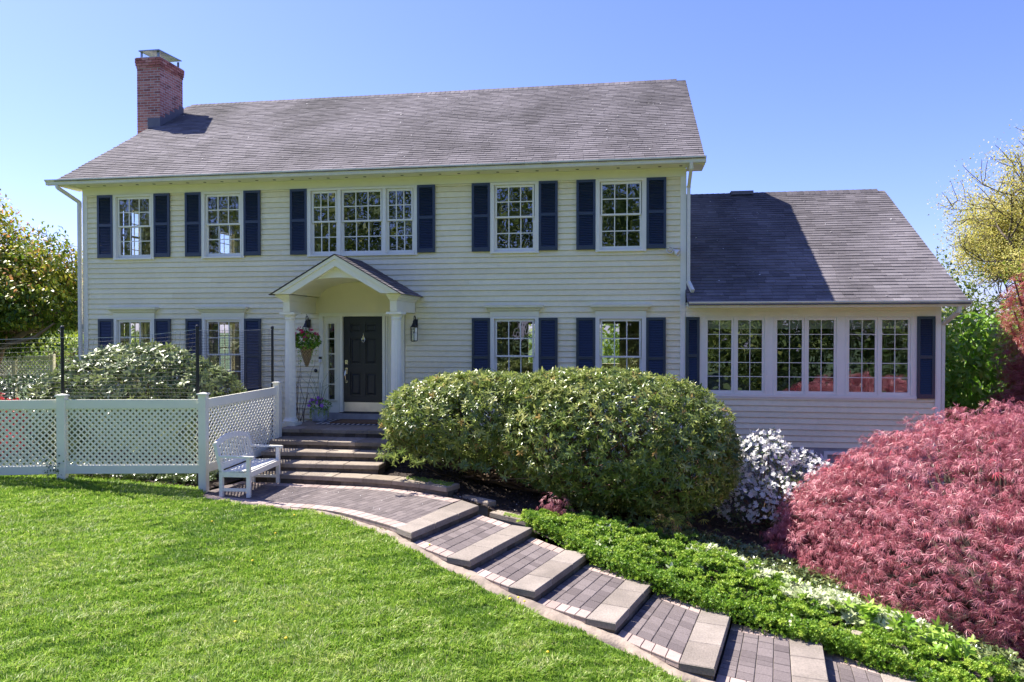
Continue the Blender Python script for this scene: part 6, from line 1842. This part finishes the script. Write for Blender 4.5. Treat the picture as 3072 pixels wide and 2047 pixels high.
mb = MB(); lattice(mb, 2.5, 0.45, .12, .035); mb.v = [(x - 18.4, y + 3.0, z + .52) for x, y, z in mb.v]; mb.box(-18.4, -15.9, 2.98, 3.02, .42, .52); mb.obj('lattice', M['vinyl'], wf)
for x in (-18.4, -17.1, -15.9):
    mb = MB(); mb.box(x - .05, x + .05, 2.95, 3.05, -.4, 1.12); mb.obj('post', M['vinyl'], wf)
wg = empty('board_gate', (-17.6, 2.4, -.4)); tag(wg, 'weathered brown board panel beside the distant white fence', 'gate')
mb = MB()
for k in range(7): mb.box(-18.2 + k * .13, -18.08 + k * .13, 2.4, 2.43, -.4, .93 + .01 * (k % 2))
mb.box(-18.25, -17.25, 2.43, 2.46, .7, .8); mb.obj('boards', M['wood'], wg)

# right side plants, near to far
leafshrub('fresh green viburnum with drooping leaves right of the wing', (8.4, 4.2, -2.1), [(8.3, 4.2, .3, 1.3, 1.2, 2.0), (9.4, 4.6, .0, 1.4, 1.3, 2.2), (7.4, 4.8, -.4, 1.2, 1.2, 1.5)], 9500, M['fresh'], leaf_t(1, .45, .3, .05), (.13, .21), .58, seed=81, hang=.7, depth=.35, nst=60, cat='shrub', name='viburnum')
rs = np.random.RandomState(82)
um = empty('red_maple', (9.7, 1.4, -2.1)); tag(um, 'upright dark red maple at the right edge behind the weeping maple', 'tree')
ELu = [(9.25, 1.2, 1.3, 1.70, 1.4, 2.1), (8.35, 1.0, -.1, 1.15, 1.2, 1.2), (9.3, 1.0, 2.5, 1.3, 1.2, 1.2), (8.6, .6, -1.0, 1.5, 1.2, .9)]
P, Nn = shell(rs, ELu, 27000, .35, .22, 15, -1.9, 2.4)
keep = wob(P * [1, 1, 2.2], 17, 2.0) > -.5; P, Nn = P[keep], Nn[keep]
tvp = laceleaf(); tvp = (tvp[0] * [2.0, 1, 1], tvp[1])
V, F, T = scatter(*tvp, P, frames(unit(Nn + rs.normal(0, .5, P.shape) + [0, 0, -.5]), unit(Nn * .3 + rs.normal(0, .3, P.shape) + [0, 0, 1])), rs.uniform(.07, .12, len(P)), np.clip(.5 + .22 * rs.normal(size=len(P)) + .15 * wob(P, 6, 2), 0, 1), rs.uniform(-.06, .06, len(tvp[0])))
foliage('crown', M['maple2'], um, V, F, T); stems('trunk', M['bark'], um, [(9.7, 1.4, -2.1)], P[:90], rs, .06)
tree('oak_tree', 'tall oak hung with yellow catkins against the sky at the right edge', (22.3, 25, -2.5), 5.3, 12, .26, 5, LS, M['oak'], (.07, .13), 12, .25, .55, 91, spread=.95, upb=.10, kids=3, squash=(.92, .9, 1.0), d0=(-.05, 0, 1), clip=lambda P: P[:, 2] > 4.4 + .5 * wob(P, 3, 1))
def wood(name, lab, cells, n, m, size, tmean, seed, group=None):
    return leafshrub(lab, cells[0][:2] + (-2.6,), cells, n, m, LS, size, tmean, name=name, cat='tree', seed=seed, group=group, depth=.35, rough=.25, nst=50, stem='bark')
wood('spring_tree', 'olive green spring tree just beyond the end of the wing', [(13.0, 20, 1.6, 2.6, 2.2, 3.4), (15.0, 22, .8, 2.4, 2, 3.0)], 6500, M['olive'], (.12, .22), .55, 92, 'trees in the gap right of the wing')
wood('spring_tree', 'yellower spring tree under the oak at the far right', [(17.8, 19, 1.2, 2.5, 2, 3.6), (15.8, 18, .0, 2, 2, 2.6), (20, 20, .6, 2.4, 2, 4)], 7500, M['hedge'], (.10, .2), .4, 93, 'trees in the gap right of the wing')
# low dark plants added behind the fence, standing in for shade under the rail
rs = np.random.RandomState(94)
x = rs.uniform(-12.8, -7.0, 2600); y = np.interp(x, [-12.5, -9.15, -6.95], [-5.3, -4.3, -3.9]) + rs.uniform(-.02, .9, 2600)
P = np.stack([x, y, gz_(x, y) + rs.uniform(.02, .16, 2600)], 1)
V, F, T = scatter(*rosette(5, .42, .35, .2), P, frames(unit(rs.normal(size=P.shape)), unit(rs.normal(0, .4, P.shape) + [0, -.2, 1])), rs.uniform(.045, .08, len(P)), rs.uniform(0, .5, len(P)))
tag(np_obj('pachysandra', V, F, T, M['rhodo2']), 'low dark leaves added to darken the bed behind the bottom rail of the lattice fence', 'ground cover', kind='stuff')
# woodland masses
rs = np.random.RandomState(95)
def mass(name, lab, cells, n, m, size, tm, seed):
    rs = np.random.RandomState(seed); P, Nn = shell(rs, cells, n, .35, .2, seed, None, 1.2)
    V, F, T = scatter(*LS, P, frames(unit(rs.normal(size=P.shape)), unit(Nn + rs.normal(0, .6, P.shape) + [0, 0, .5])), rs.uniform(size[0], size[1], len(P)), np.clip(tm + .2 * rs.normal(size=len(P)) + .2 * wob(P, seed, .5), 0, 1))
    return tag(np_obj(name, V, F, T, m), lab, 'woods', kind='stuff')
mass('woods', 'sunny green shrubs behind the house, glimpsed through its windows', [(-8 + i * 2.2, 13.5 + .6 * (i % 2), .3, 1.8, 1.2, 2.4) for i in range(9)], 16000, M['hedge'], (.12, .22), .5, 98)
mass('woods', 'far green woodland closing the view beyond both ends of the house', [(-30 - i * 6, 18 + 3 * (i % 3), 0, 4.5, 3.5, 4.6) for i in range(6)] + [(-44, 30, 0, 12, 4, 5)] + [(8 + i * 5, 44 + 3 * (i % 2), -.5, 4.5, 3.5, 5.0 + (i % 3) * .6) for i in range(9)] + [(-23, 15, .2, 4.5, 3, 3.6), (-20.5, 12, -.4, 2.6, 2, 2.6)] + [(-14 + i * 4.5, 19 + 2 * (i % 2), .5, 3.2, 2.2, 3.2) for i in range(7)], 36000, M['olive'], (.28, .5), .4, 96)
cells = []
r = random.Random(12)
for i in range(17):
    x = -38 + i * 4.9 + r.uniform(-1.2, 1.2); h = r.uniform(10.5, 15.5); y = -33 - r.uniform(0, 5)
    cells += [(x, y, h * .5 - .8, 3.4, 2.6, h * .5), (x + r.uniform(-2, 2), y + 1.5, .6, 2.6, 2.2, 3.0)]
mass('woods', 'woodland across the lawn, seen mirrored in the window panes', cells + [(-38 + i * 5, -41, 6.5, 4, 3, 9) for i in range(17)], 90000, M['olive'], (.32, .6), .35, 97)
print('done')
